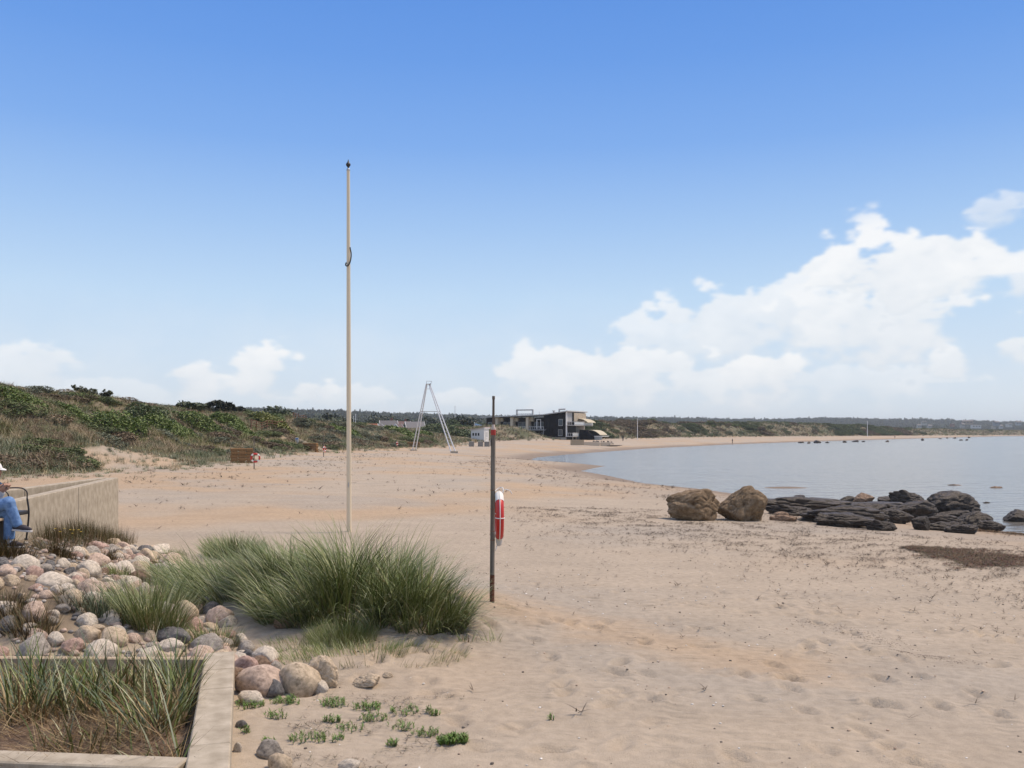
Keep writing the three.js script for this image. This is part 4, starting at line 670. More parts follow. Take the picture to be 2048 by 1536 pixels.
// planter
{
  const kerb = thing('low_concrete_wall', 'low beige concrete kerb wall along the right side of the planter', 'low wall', [-2.99 - .15 * .956, -.35, -9.43 + .15 * .293], -(Math.atan2(3.23, .99)));
  let u = 0; for (const l of [.72, .68, 1.5, 2.4]) { const g = boxGeo(l - .006, .67, .30, .012); g.translate(u + l / 2, 0, 0); mesh('kerb_block', g, concrete, kerb); u += l; }
  const fr = thing('planter_wall', 'low concrete wall closing the planter at the bottom edge', 'low wall', [-2.36, -.35, -6.27], Math.PI - .1);
  u = 0; for (const l of [1.6, 1.6, 1.6]) { const g = boxGeo(l - .006, .66, .22, .012); g.translate(u + l / 2, 0, 0); mesh('kerb_block', g, concrete, fr); u += l; }
  const bk = thing('planter_board', 'weathered timber boards edging the back of the planter below the stones', 'timber edging', [-3.2, -.2, -9.25], Math.PI - .02);
  for (let k = 0; k < 2; k++) { u = 0; for (const l of [2.2, 2.4, 1.4]) { const g = boxGeo(l - .008, .235, .09, .008); g.translate(u + l / 2, k * .243 + .01, k ? .004 : 0); mesh('board', g, greyWood, bk); u += l; } }
  // soil
  const g = new THREE.PlaneGeometry(5.2, 3.5, 120, 80); g.rotateX(-Math.PI / 2); g.translate(-4.9, 0, -7.75); const p = g.attributes.position; const idx = g.index.array, keepI = [];
  const inside = (x, z) => (x + 2.99) * .956 - (z + 9.43) * .293 < -.12 && z > -9.24 && z < -6.2 - (x + 2.36) * .1;
  for (let i = 0; i < p.count; i++) p.setY(i, soilY(p.getX(i), p.getZ(i)) + .025 * fbm2(p.getX(i) * 6, p.getZ(i) * 6, 3));
  for (let i = 0; i < idx.length; i += 3) { const a = idx[i]; if (inside(p.getX(a), p.getZ(a))) keepI.push(idx[i], idx[i + 1], idx[i + 2]); }
  g.setIndex(keepI); g.computeVertexNormals(); const uv = g.attributes.uv; for (let i = 0; i < uv.count; i++) uv.setXY(i, p.getX(i), p.getZ(i));
  const soil = tex(512, (x, y) => { const n = fbm2(x * 14, y * 14, 5, 14) * 60 + (rc() - .5) * 46; return [112 + n, 94 + n, 78 + n * .9]; }, true, 1);
  tag(mesh('planter_soil', g, new THREE.MeshStandardMaterial({ map: soil, roughness: .98, bumpMap: concreteBump, bumpScale: .03 }), scene), 'dark sandy soil filling the planter', 'soil', null, 'structure');
}

// ---------------------------------------------------------------- flagpole
const black = std([.02, .02, .022], .5), cream = std([.74, .63, .45], .45), whitePaint = std([.78, .78, .76], .5), galv = std([.42, .43, .44], .45, { metalness: .6 });
{
  const d = 24.2, x = (698 - 1024) / 1750 * d, z = -d, y = height(x, z), top = EYE + (864 - 340) / 1750 * d - y;
  const o = thing('flagpole', 'tall cream white flagpole standing on the sand behind the grass', 'flagpole', [x, y, z]); o.rotation.z = .0022;
  const g = lathe([[.067, -.3], [.067, .05], [.066, 1], [.058, top * .55], [.043, top]], 28); mesh('pole', g, cream, o);
  mesh('cap', lathe([[.048, top - .02], [.05, top + .02], [.03, top + .045], [.012, top + .06], [0, top + .062]], 20), galv, o);
  mesh('finial', lathe([[0, top + .055], [.022, top + .07], [.03, top + .085], [.06, top + .13], [.066, top + .155], [.05, top + .19], [.026, top + .215], [.016, top + .25], [.006, top + .29], [0, top + .30]], 20), black, o);
  const yl = EYE + (864 - 533) / 1750 * d - y; // loop of the halyard
  mesh('halyard_loop', tube([[-.05, yl + .10, .06], [-.065, yl + .03, .07], [-.03, yl + .0, .075], [.04, yl + .07, .075], [.08, yl + .22, .065], [.085, yl + .36, .06], [.062, yl + .47, .055], [.056, yl + .52, .052]], .018, 40, 8), std([.05, .05, .05], .8), o);
  mesh('halyard', rod([.055, 1.3, .06], [.056, yl + .5, .052], .0025, .0025, 5), std([.5, .47, .4], .9), o);
  mesh('cleat', mergeGeometries([box(.03, .03, .05, 0, 1.3, .075), box(.02, .14, .02, 0, 1.3, .105)]), galv, o);
}

// ---------------------------------------------------------------- lifebuoys on posts
const red = std([.52, .022, .018], .42), ropeWhite = std([.74, .73, .70], .85);
const poleMap = (() => { const r = rng(33); return tex(256, (x, y) => { const n = fbm2(x * 5, y * 5, 4, 5) * 40 + (r() - .5) * 22; return [112 + n, 106 + n, 96 + n]; }, true, 1); })();
function buoy(parent, R, rt, turn, x, y, z) { // ring hanging flat, seen from the side when turned
  const o = new THREE.Group(); o.name = 'lifebuoy_ring'; o.position.set(x, y, z); o.rotation.y = turn; parent.add(o); return o;
}
{
  const gp = ground(984, 1204), d = gp.d, x = gp.x, z = gp.z, y = gp.y, ppm = gp.ppm;
  const H1 = (1204 - 792) / ppm, o = thing('buoy_post', 'weathered grey wooden post with a narrow top pipe standing in the sand', 'post', [x, y, z]); o.rotation.z = -.0075;
  const h0 = H1 * .835;
  mesh('post', lathe([[.034, -.4], [.034, h0 * .5], [.034, h0], [.0, h0]].map(p => [p[0], p[1]]), 20), new THREE.MeshStandardMaterial({ map: poleMap, roughness: .9, bumpMap: concreteBump, bumpScale: .003 }), o);
  mesh('rusty_foot', lathe([[.0352, .0], [.0353, .36], [.0348, .40]], 20), new THREE.MeshStandardMaterial({ map: tex(128, (a, b) => { const n = fbm2(a * 6, b * 6, 4, 6) * 60; return [92 + n, 56 + n * .7, 40 + n * .5]; }, true), roughness: .95 }), o).userData.label = 'rust brown band at the foot of the post';
  mesh('top_pipe', lathe([[.0, h0 - .02], [.02, h0 - .02], [.017, H1 - .05], [.021, H1 - .05], [.021, H1], [0, H1]], 16), std([.12, .095, .075], .7, { metalness: .3 }), o);
  mesh('red_band', lathe([[.036, h0 - .075], [.0375, h0 - .07], [.0375, h0 + .0], [.036, h0 + .004]], 20), std([.38, .03, .022], .5), o);
  mesh('collar', lathe([[.036, h0 + .004], [.036, h0 + .03], [.024, h0 + .05], [.024, h0 + .075], [.018, h0 + .08]], 20), std([.5, .42, .36], .6), o);
  const clampY = [1204 - 1018, 1204 - 1062, 1204 - 1080, 1204 - 980].map(v => v / ppm);
  for (const cy of clampY) mesh('clamp', lathe([[.0345, cy - .008], [.037, cy - .007], [.037, cy + .007], [.0345, cy + .008]], 20), std([.2, .12, .08], .6, { metalness: .4 }), o);
  mesh('sticker', (() => { const g = new THREE.CylinderGeometry(.0347, .0347, .11, 20, 1, true, 2.6, 1.4); g.translate(0, 1204 / ppm - 925 / ppm, 0); return g; })(), std([.66, .66, .64], .7), o);
  mesh('side_bracket', box(.012, .10, .05, -.039, (1204 - 885) / ppm, .01), std([.3, .29, .27], .6, { metalness: .5 }), o);
  const R = .30, rt = .058, cy = (1204 - 1031) / ppm, b = thing('lifebuoy', 'red and white lifebuoy seen edge on, hung on the weathered post', 'lifebuoy', [x + .034 + rt + .012, y + cy, z + .02]); b.rotation.y = Math.PI / 2 + .06;
  // ring with sections; ring lies in its local xy plane
  const arc = (a0, a1, r, mat, name) => { const g = new THREE.TorusGeometry(R, r, 18, 40, a1 - a0); g.rotateZ(a0); mesh(name, g, mat, b); };
  arc(-.02, Math.PI + .02, rt, red, 'red_section'); b.children[0].geometry.rotateZ(0);
  for (const [a0, a1, m, n] of [[.80, 2.34, ropeWhite, 'white_section'], [-1.95, -1.2, ropeWhite, 'white_section'], [Math.PI + .02, Math.PI * 2 - .02, red, 'red_section']]) arc(a0, a1, m === ropeWhite ? rt + .0035 : rt, m, n);
  mesh('grab_line', new THREE.TorusGeometry(R + rt + .004, .0065, 8, 64), ropeWhite, b);
  for (const a of [0.02, Math.PI + .02]) { const g = new THREE.TorusGeometry(rt + .006, .007, 8, 20); g.rotateY(Math.PI / 2); g.rotateZ(Math.PI / 2); g.rotateZ(0); g.translate(R, 0, 0); g.rotateZ(a); mesh('strap', g, ropeWhite, b); }
  mesh('throw_rope', mergeGeometries([tube([[.05, .33, .04], [.03, .37, .075], [-.02, .385, .10], [-.03, .37, .15], [-.01, .32, .19]], .007, 24, 6), tube([[0, .36, -.06], [.05, .40, 0], [.0, .41, .05], [-.05, .36, .06], [.03, .30, .055]], .008, 24, 6), tube([[.0, -.36, .02], [.02, -.44, -.03], [-.02, -.48, -.045], [0, -.52, -.05]], .006, 20, 6)]), ropeWhite, b);
  mesh('net_tail', lathe([[.05, -.34], [.045, -.39], [.028, -.435], [.022, -.445]], 14), std([.55, .52, .48], .9), b);
}
function smallBuoyPost(px, py, top, dOff, label, ring) {
  const g = ground(px, py), h = (py - top) / g.ppm, o = thing('lifebuoy_stand', label, 'lifebuoy stand', [g.x, g.y, g.z], 0);
  mesh('post', rod([0, -.3, 0], [0, h, 0], .04, .03), std([.12, .10, .085], .8), o);
  if (ring) { const rr = ring === 1 ? .30 : .28; const gR = new THREE.TorusGeometry(rr, .065, 12, 30); const r = mesh('lifebuoy_ring', gR, red, o); r.position.set(.12, h * .34, .09); r.rotation.y = ring === 1 ? .35 : 1.35; for (let k = 0; k < 4; k++) { const s = new THREE.TorusGeometry(rr, .069, 12, 8, .55); s.rotateZ(k * 1.571 + .5); mesh('white_band', s, ropeWhite, r); } }
  return o;
}
smallBuoyPost(508, 938, 872, 0, 'lifebuoy on a thin dark post beside the nearest straw wall', 1);
smallBuoyPost(647, 914, 868, 0, 'lifebuoy on a post beside the middle straw wall', 2);
smallBuoyPost(793, 897, 868, 0, 'small distant lifebuoy post left of the tripod', 2);

// ---------------------------------------------------------------- straw windbreaks
const strawMap = (() => { const r = rng(52); return tex(256, (x, y) => { const n = fbm2(x * 8, y * 60, 3, 4) * 50 + (r() - .5) * 50; return [134 + n, 102 + n * .9, 66 + n * .7]; }, true, 1.2); })();
const strawMat = new THREE.MeshStandardMaterial({ map: strawMap, roughness: .98, bumpMap: concreteBump, bumpScale: .04 });
function strawWall(px, py, w, h, turn, label) { const g = ground(px, py), W = w / g.ppm, Hh = h / g.ppm, o = thing('straw_bale_wall', label, 'straw bales', [g.x, g.y - .1, g.z], turn); const rows = 5, colsN = 3; for (let j = 0; j < rows; j++) for (let i = 0; i < colsN; i++) { const bw = W / colsN, bh = (Hh + .1) / rows; const b = boxGeo(bw - .01, bh - .012, .42, .05); const m = mesh('straw_bale', b, strawMat, o); m.position.set((i - (colsN - 1) / 2) * bw + (j % 2 ? .03 : -.03), j * bh, Math.sin(i * 5 + j * 3) * .02); m.rotation.y = Math.sin(i * 7 + j) * .02; } return o; }
strawWall(484, 926, 44, 30, .35, 'brown straw bale wall on the sand, the nearest and largest of three');
strawWall(621, 903, 34, 17, -.45, 'brown straw bale wall in the middle, beyond the nearest one');
strawWall(827, 894, 26, 10, 0, 'farthest small straw bale wall behind the left tripod leg');

// ---------------------------------------------------------------- sign on a post
{ const g = ground(594, 888), o = thing('beach_sign', 'small blue and white information sign on a post in the dune grass', 'sign', [g.x, g.y, g.z]); mesh('post', rod([0, -.2, 0], [0, .75, 0], .035), galv, o); mesh('board', boxGeo(.45, .62, .03, .005).translate(0, .25, .04), whitePaint, o); mesh('blue_panel', box(.37, .2, .01, 0, .72, .062), std([.06, .2, .45], .5), o); mesh('text_lines', mergeGeometries([0, 1, 2, 3].map(i => box(.3 - i % 2 * .08, .025, .008, -.02, .52 - i * .06, .061))), std([.12, .14, .2], .6), o); }

// ---------------------------------------------------------------- white steel tripod
{
  const d = 121, P = (px, py, dd = d) => [(px - 1024) / 1750 * dd, EYE + (864 - py) / 1750 * dd, -dd]; const gR = ground(908, 906);
  const base = [gR.x, gR.y, gR.z], dR = gR.d; const apex = P(856, 768, dR + 2.5);
  const o = thing('steel_tripod', 'tall white tubular steel tripod standing at the edge of the beach', 'tower', base); const loc = p => [p[0] - base[0], p[1] - base[1], p[2] - base[2]];
  const white = std([.72, .73, .74], .4, { metalness: .2 });
  const rightA = P(903, 905, dR), rightB = P(912, 904, dR + .6), leftA = P(824, 893, dR + 5), leftB = P(831, 894, dR + 5.6);
  for (const q of [leftA, leftB]) q[1] = height(q[0], q[2]) - .2; for (const q of [rightA, rightB]) q[1] = height(q[0], q[2]) - .1;
  const ap = (dx, dz = 0) => [apex[0] + dx, apex[1], apex[2] + dz];
  const legs = [[leftA, ap(-.28)], [leftB, ap(-.16, -.2)], [rightA, ap(.12)], [rightB, ap(.26, -.2)]];
  for (const [a, b] of legs) mesh('leg', rod(loc(a), loc(b), .095, .075, 12), white, o);
  const mix = (a, b, t) => [lerp(a[0], b[0], t), lerp(a[1], b[1], t), lerp(a[2], b[2], t)];
  for (let i = 0; i < 2; i++) for (let k = 1; k < 22; k++) mesh('rung', rod(loc(mix(...legs[i * 2], k / 22)), loc(mix(...legs[i * 2 + 1], k / 22)), .02, .02, 6), galv, o);
  const t = .6; mesh('cross_bar', rod(loc(mix(...legs[0], t)), loc(mix(...legs[3], t)), .05, .05, 8), galv, o); mesh('upper_cross_bar', rod(loc(mix(...legs[0], .93)), loc(mix(...legs[3], .93)), .04, .04, 8), white, o);
  mesh('top_platform', box(.75, .06, .5, ...loc([apex[0] + .1, apex[1] + .0, apex[2]])), galv, o);
  mesh('top_rail', mergeGeometries([rod(loc([apex[0] - .25, apex[1], apex[2]]), loc([apex[0] - .2, apex[1] + .45, apex[2]]), .03), rod(loc([apex[0] - .2, apex[1] + .45, apex[2]]), loc([apex[0] + .55, apex[1] + .42, apex[2]]), .03), rod(loc([apex[0] + .55, apex[1] + .42, apex[2]]), loc([apex[0] + .5, apex[1] + .16, apex[2]]), .03), rod(loc([apex[0] + .5, apex[1] + .16, apex[2]]), loc([apex[0] + .25, apex[1] + .05, apex[2]]), .03)]), galv, o);
  const f = boxGeo(1.1, .42, .9, .03); const fm = mesh('concrete_footing', f, concrete, o); fm.position.set(.05, -.12, -.2); const f2 = mesh('concrete_footing', f, concrete, o); const lf = loc(mix(leftA, leftB, .5)); f2.position.set(lf[0], lf[1] - .05, lf[2]);
}

// ---------------------------------------------------------------- far flagpoles
function farPole(px, py, top, d, label) { const x = (px - 1024) / 1750 * d, z = -d, y = height(x, z), h = EYE + (864 - top) / 1750 * d - y; const o = thing('flagpole', label, 'flagpole', [x, y, z]); mesh('pole', rod([0, -.3, 0], [0, h, 0], Math.max(.07, d * .0004), Math.max(.05, d * .0003), 8), whitePaint, o); mesh('knob', new THREE.SphereGeometry(Math.max(.1, d * .0005), 8, 6).translate(0, h, 0), whitePaint, o); return o; }
farPole(641, 862, 836, 210, 'thin white pole beside the dark tree left of the flagpole'); farPole(707, 862, 833, 260, 'white pole just right of the cream flagpole'); farPole(711, 862, 829, 265, 'taller thin pole just right of the cream flagpole'); farPole(910, 855, 812, 330, 'white flagpole rising from bushes between tripod and hut'); farPole(1275, 886, 838, 300, 'white flagpole on the beach right of the black building'); farPole(1735, 876, 843, 560, 'distant white flagpole on the far beach');
{ const o = farPole(949, 860, 845, 320, 'short pole with a pale blue flag near the white hut'); const h = o.children[1].geometry.boundingBox; const f = new THREE.PlaneGeometry(2.6, 1.5, 10, 4), p = f.attributes.position; for (let i = 0; i < p.count; i++) p.setZ(i, Math.sin(p.getX(i) * 2.6) * .14); f.translate(1.4, 0, 0); const fm = mesh('flag', f, std([.45, .62, .78], .8, { side: THREE.DoubleSide }), o); fm.position.y = o.children[0].geometry.boundingBox ? 0 : EYE + (864 - 847) / 1750 * 320 - o.position.y - .6; fm.rotation.z = -.25; }

// ---------------------------------------------------------------- the black hotel by the sea
{
  const d = 290, cx = (1132 - 1024) / 1750 * d, base = EYE - 23 / 1750 * d;
  const o = thing('black_hotel', 'long black timber clad hotel with balconies where the dunes meet the beach', 'building', [cx, base, -d], -25 * D2R);
  const blackWood = new THREE.MeshPhysicalMaterial({ color: lin(.005, .005, .008), roughness: .9, specularIntensity: .2 }), creamW = std([.62, .53, .40], .8), greyR = std([.42, .42, .41], .7), glass = new THREE.MeshPhysicalMaterial({ color: lin(.05, .07, .09), roughness: .08, metalness: 0, clearcoat: 1 }), conc = std([.40, .36, .30], .9), dark = std([.015, .015, .017], .8), sand2 = std([.52, .45, .33], .85);
  // body: stepped prism, front face at z = 0, recessed bays
  const wall = (x0, x1, y0, y1, z0, z1, m = blackWood, name = 'wall') => mesh(name, box(x1 - x0, y1 - y0, z0 - z1, (x0 + x1) / 2, (y0 + y1) / 2, (z0 + z1) / 2), m, o);
  { const s = new THREE.Shape(); s.moveTo(-8, .0); s.lineTo(0, 2.2); s.lineTo(0, 10.45); s.lineTo(-8, 9.4); s.closePath(); const s2 = new THREE.Shape(); s2.moveTo(-8, 0); s2.lineTo(0, 0); s2.lineTo(0, 10.45); s2.lineTo(-8, 9.4); s2.closePath(); const g = new THREE.ExtrudeGeometry(s2, { depth: 9, bevelEnabled: false }); g.translate(0, 0, -9.01); const gw = mesh('gable_block', g, blackWood, o); for (let i = 0; i < 16; i++) mesh('cladding_batten', box(.07, 8, .05, -7.8 + i * .5, 5.2, .02), blackWood, gw); }
  wall(-29.5, -8.02, 0, 8.75, -2.4, -9); wall(-29.5, -26.6, 0, 8.75, 0, -2.38);
  // fins between the recessed bays
  for (const x of [-25.6, -19.9, -14.1]) { wall(x - .45, x + .45, 0, 8.9, .12, -2.38, creamW, 'fin'); wall(x + .47, x + 1.7, 7.4, 8.7, -1.2, -2.38, sand2, 'bay_panel'); }
  // balconies and glazing of the bays
  for (const [x0, x1] of [[-25.1, -20.4], [-19.4, -14.6], [-13.6, -8.1]]) {
    wall(x0, x1, 4.4, 4.65, -.05, -2.38, greyR, 'balcony_floor'); const rl = wall(x0, x1, 5.55, 5.65, -.08, -.16, whitePaint, 'balcony_rail'); for (let i = 0; i < 9; i++) mesh('baluster', box(.06, .95, .05, lerp(x0 + .1, x1 - .1, i / 8), 5.1, -.12), whitePaint, rl);
    for (let i = 0; i < 2; i++) { const w = mesh('window', box(1.5, 2.2, .08, lerp(x0, x1, .35 + i * .38), 6.1, -2.36), glass, o); mesh('window_frame', mergeGeometries([box(1.6, .08, .1, lerp(x0, x1, .35 + i * .38), 7.2, -2.33), box(.08, 2.2, .1, lerp(x0, x1, .35 + i * .38) - .76, 6.1, -2.33), box(.08, 2.2, .1, lerp(x0, x1, .35 + i * .38) + .76, 6.1, -2.33)]), greyR, w); }
  }
  { const w = mesh('door_frame', mergeGeometries([box(.16, 3.2, .2, -10.6, 6.5, -.2), box(.16, 3.2, .2, -9.2, 6.5, -.2), box(1.5, .16, .2, -9.9, 8.05, -.2)]), whitePaint, o); }
  { const st = []; for (let i = 0; i < 14; i++) { const a = i * .5; st.push(box(.9, .06, .3, 0, 0, 0).translate(.45, 0, 0).rotateY(a).translate(-7.6, 1.6 + i * .24, 1.1)); } st.push(rod([-7.6, .5, 1.1], [-7.6, 5.6, 1.1], .06)); mesh('spiral_stair', mergeGeometries(st.map(g => g.index ? g.toNonIndexed() : g)), galv, o); }
  // windows of the gable wall
  for (const [x, y, h] of [[-1.9, 7.0, 2.0], [-2.0, 3.6, 1.9], [-23.2 - 4.9, 6.2, 1.6]]) { const w = mesh('window', box(1.35, h, .06, x, y, .035), glass, o); mesh('window_frame', mergeGeometries([box(1.5, .1, .1, x, y + h / 2 + .05, .05), box(1.5, .14, .14, x, y - h / 2 - .07, .06), box(.09, h, .1, x - .71, y, .05), box(.09, h, .1, x + .71, y, .05)]), greyR, w); }
  wall(-9.5, .05, -1, 2.0, .14, -9.1, conc, 'concrete_base'); wall(-3.4, -1.7, .1, 1.5, .2, .12, dark, 'basement_opening');
  // roof
  const roofPts = [[-31.2, 8.75], [-8, 9.45], [.9, 10.62]]; for (let i = 0; i < 2; i++) { const [a, b] = [roofPts[i], roofPts[i + 1]]; const s = new THREE.Shape(); s.moveTo(a[0], a[1]); s.lineTo(b[0], b[1]); s.lineTo(b[0], b[1] + .32); s.lineTo(a[0], a[1] + .32); s.closePath(); const g = new THREE.ExtrudeGeometry(s, { depth: i ? 19.4 : 11, bevelEnabled: false }); g.translate(0, 0, i ? -18.4 : -9.9); mesh('roof', g, std([.55, .55, .54], .55, { metalness: .2 }), o); }
  { const r = mesh('roof_frame', mergeGeometries([box(6.4, .45, .4, -17.2, 11.4, -5), box(.5, 2.2, .4, -20.2, 10.3, -5), box(.5, 2.2, .4, -14.2, 10.3, -5), box(6.4, .3, .4, -17.2, 10.0, -5)]), greyR, o); }
  mesh('roof_vent', mergeGeometries([rod([-6, 9.5, -4], [-6, 10.9, -4], .3, .3, 10), box(.9, .25, .9, -6, 10.95, -4)].map(g => g.toNonIndexed())), greyR, o); mesh('roof_duct', mergeGeometries([rod([-4, 9.8, -4], [-4, 11.4, -4], .28, .28, 10), rod([-4.2, 11.4, -4], [-1.8, 11.5, -4], .28, .28, 10)]), greyR, o); mesh('roof_hatch', mergeGeometries([box(2.2, .4, 1.4, -11.4, 9.6, -4), rod([-11.4, 9.6, -4], [-11.4, 10.8, -4], .06)].map(g => g.toNonIndexed())), greyR, o);
  // sea side: storeys, shutters, balconies
  wall(-8, 0, 0, 10.4, -9.05, -18, std([.30, .29, .27], .8), 'rear_block');
  wall(.02, .34, 2.2, 10.5, .3, -.3, whitePaint, 'corner_post');
  wall(.02, .12, 7.3, 10.4, -.32, -5.5, greyR, 'sea_wall_panel');
  for (let k = 0; k < 3; k++) { const sh = wall(.6, .72, 7.4, 10.3, -5.7 - k * 3.9, -5.7 - k * 3.9 - 3.7, creamW, 'shutter'); for (let i = 0; i < 7; i++) mesh('slat', box(.05, .16, 3.6, .75, 7.65 + i * .4, -5.7 - k * 3.9 - 1.85), std([.50, .43, .33], .8), sh); }
  wall(.02, 3.2, 5.9, 6.15, .2, -17.5, greyR, 'upper_balcony_floor'); wall(.02, 2.6, 2.2, 2.45, .2, -11, greyR, 'lower_balcony_floor');
  const rail = (x, y, z0, z1, name) => { const m = wall(x, x + .07, y + 1.02, y + 1.1, z0, z1, whitePaint, name); const n = Math.round((z0 - z1) / 1.3); for (let i = 0; i <= n; i++) mesh('rail_post', box(.06, 1.05, .06, x + .03, y + .5, lerp(z0 - .03, z1 + .03, i / n)), whitePaint, m); mesh('rail_glass', box(.03, .8, z0 - z1 - .1, x + .035, y + .52, (z0 + z1) / 2), std([.55, .60, .62], .2), m); };
  rail(3.1, 6.15, .2, -17.5, 'upper_balcony_rail'); rail(2.5, 2.45, .2, -11, 'lower_balcony_rail');
  { const r1 = wall(.1, 3.15, 7.1, 7.18, .18, .1, whitePaint, 'balcony_end_rail'); for (let i = 0; i < 4; i++) mesh('rail_post', box(.06, .95, .06, .2 + i * .95, 6.63, .14), whitePaint, r1); const r2 = wall(.1, 2.55, 3.4, 3.48, .18, .1, whitePaint, 'balcony_end_rail'); for (let i = 0; i < 4; i++) mesh('rail_post', box(.06, .95, .06, .2 + i * .75, 2.93, .14), whitePaint, r2); }
  wall(.02, .08, 6.2, 7.25, -.4, -5.4, dark, 'dark_glazing'); wall(.02, .08, 2.6, 5.8, -.4, -9, dark, 'dark_glazing'); wall(.02, .09, .0, 2.1, -.4, -9, dark, 'dark_glazing'); for (let i = 0; i < 4; i++) mesh('column', rod([2.2, -.6, -.6 - i * 3], [2.2, 2.2, -.6 - i * 3], .12, .12, 8), greyR, o);
  // restaurant wing towards the sea
  { const s = new THREE.Shape(); s.moveTo(2.8, -.6); s.lineTo(7.4, -.6); s.lineTo(7.4, 2.4); s.lineTo(5.4, 4.4); s.lineTo(2.8, 4.6); s.closePath(); const g = new THREE.ExtrudeGeometry(s, { depth: 9, bevelEnabled: false }); g.translate(0, 0, -14.2); mesh('restaurant_wing', g, blackWood, o); }
  const awn = (x0, x1, y0, y1, z0, z1, name) => { const s = new THREE.Shape(); s.moveTo(x0, y1); s.quadraticCurveTo((x0 + x1) / 2 + .4, y1 + .1, x1, y0); s.lineTo(x1, y0 - .12); s.quadraticCurveTo((x0 + x1) / 2 + .4, y1 - .02, x0, y1 - .12); s.closePath(); const g = new THREE.ExtrudeGeometry(s, { depth: z0 - z1, bevelEnabled: false }); g.translate(0, 0, z1); mesh(name, g, std([.50, .45, .33], .8), o); };
  awn(.2, 4.4, 7.1, 8.4, -9, -17, 'upper_awning'); awn(5.6, 9.6, 2.9, 4.5, -6.5, -14, 'lower_awning');
  // glass pavilion
  const pv = wall(7.5, 10.3, 2.3, 2.5, -6.6, -14, whitePaint, 'pavilion_roof'); for (let i = 0; i < 4; i++) mesh('pavilion_post', box(.14, 2.9, .14, 7.7 + i * .82, .85, -6.7), greyR, pv); mesh('pavilion_glass', box(2.6, 1.9, .05, 8.9, 1.3, -6.85), std([.35, .38, .38], .25), pv);
}
// fence, terrace and parasols by the hotel
{
  const L = (px, py) => ground(px, py);
  { const a = L(1141, 890), b = L(1168, 892); const o = thing('plank_fence', 'grey plank fence at the foot of the black hotel', 'fence', [a.x, a.y, a.z], -Math.atan2(b.z - a.z, b.x - a.x)); const len = Math.hypot(b.x - a.x, b.z - a.z), n = 24; for (let i = 0; i < n; i++) { const m = mesh('plank', boxGeo(len / n * .82, 1.25, .05, .005), greyWood, o); m.position.x = (i + .5) * len / n; } mesh('rail', box(len, .1, .05, len / 2, 1.0, -.06), greyWood, o); }
  { const a = L(1182, 891); const o = thing('terrace_wall', 'low sand coloured terrace wall beside the glass pavilion', 'low wall', [a.x, a.y - .2, a.z], -.1); mesh('wall_block', boxGeo(4.2, 1.1, .5, .03).translate(0, 0, 0), std([.55, .47, .36], .9), o); mesh('wall_block', boxGeo(2.4, 1.0, .5, .03).translate(3.5, 0, -.6), std([.55, .47, .36], .9), o); }
  const r = rng(17);
  for (let i = 0; i < 14; i++) { const g = L(1186 + i * 3.1, 889 + (i % 3)), o = thing('terrace_chair', 'dark terrace chair on the beach terrace of the black hotel', 'chair', [g.x, g.y, g.z - (i % 3)], r() * 6, 'chairs on the hotel terrace'); const m = std([.06, .055, .05], .7); mesh('seat', box(.5, .06, .5, 0, .45, 0), m, o); mesh('backrest', box(.5, .5, .05, 0, .75, -.24), m, o); for (const [a, b] of [[-1, -1], [1, -1], [-1, 1], [1, 1]]) mesh('leg', rod([a * .22, 0, b * .22], [a * .22, .45, b * .22], .025, .025, 5), m, o); }
  { const a = L(1222, 893); const o = thing('beached_boards', 'dark boards lying on the sand before the hotel terrace', 'boards', [a.x, a.y, a.z], .1); for (let i = 0; i < 3; i++) mesh('board', boxGeo(3.2, .12, .3, .01).translate(i * .5, .05 + i * .08, i * .25), std([.10, .085, .07], .9), o); }
}
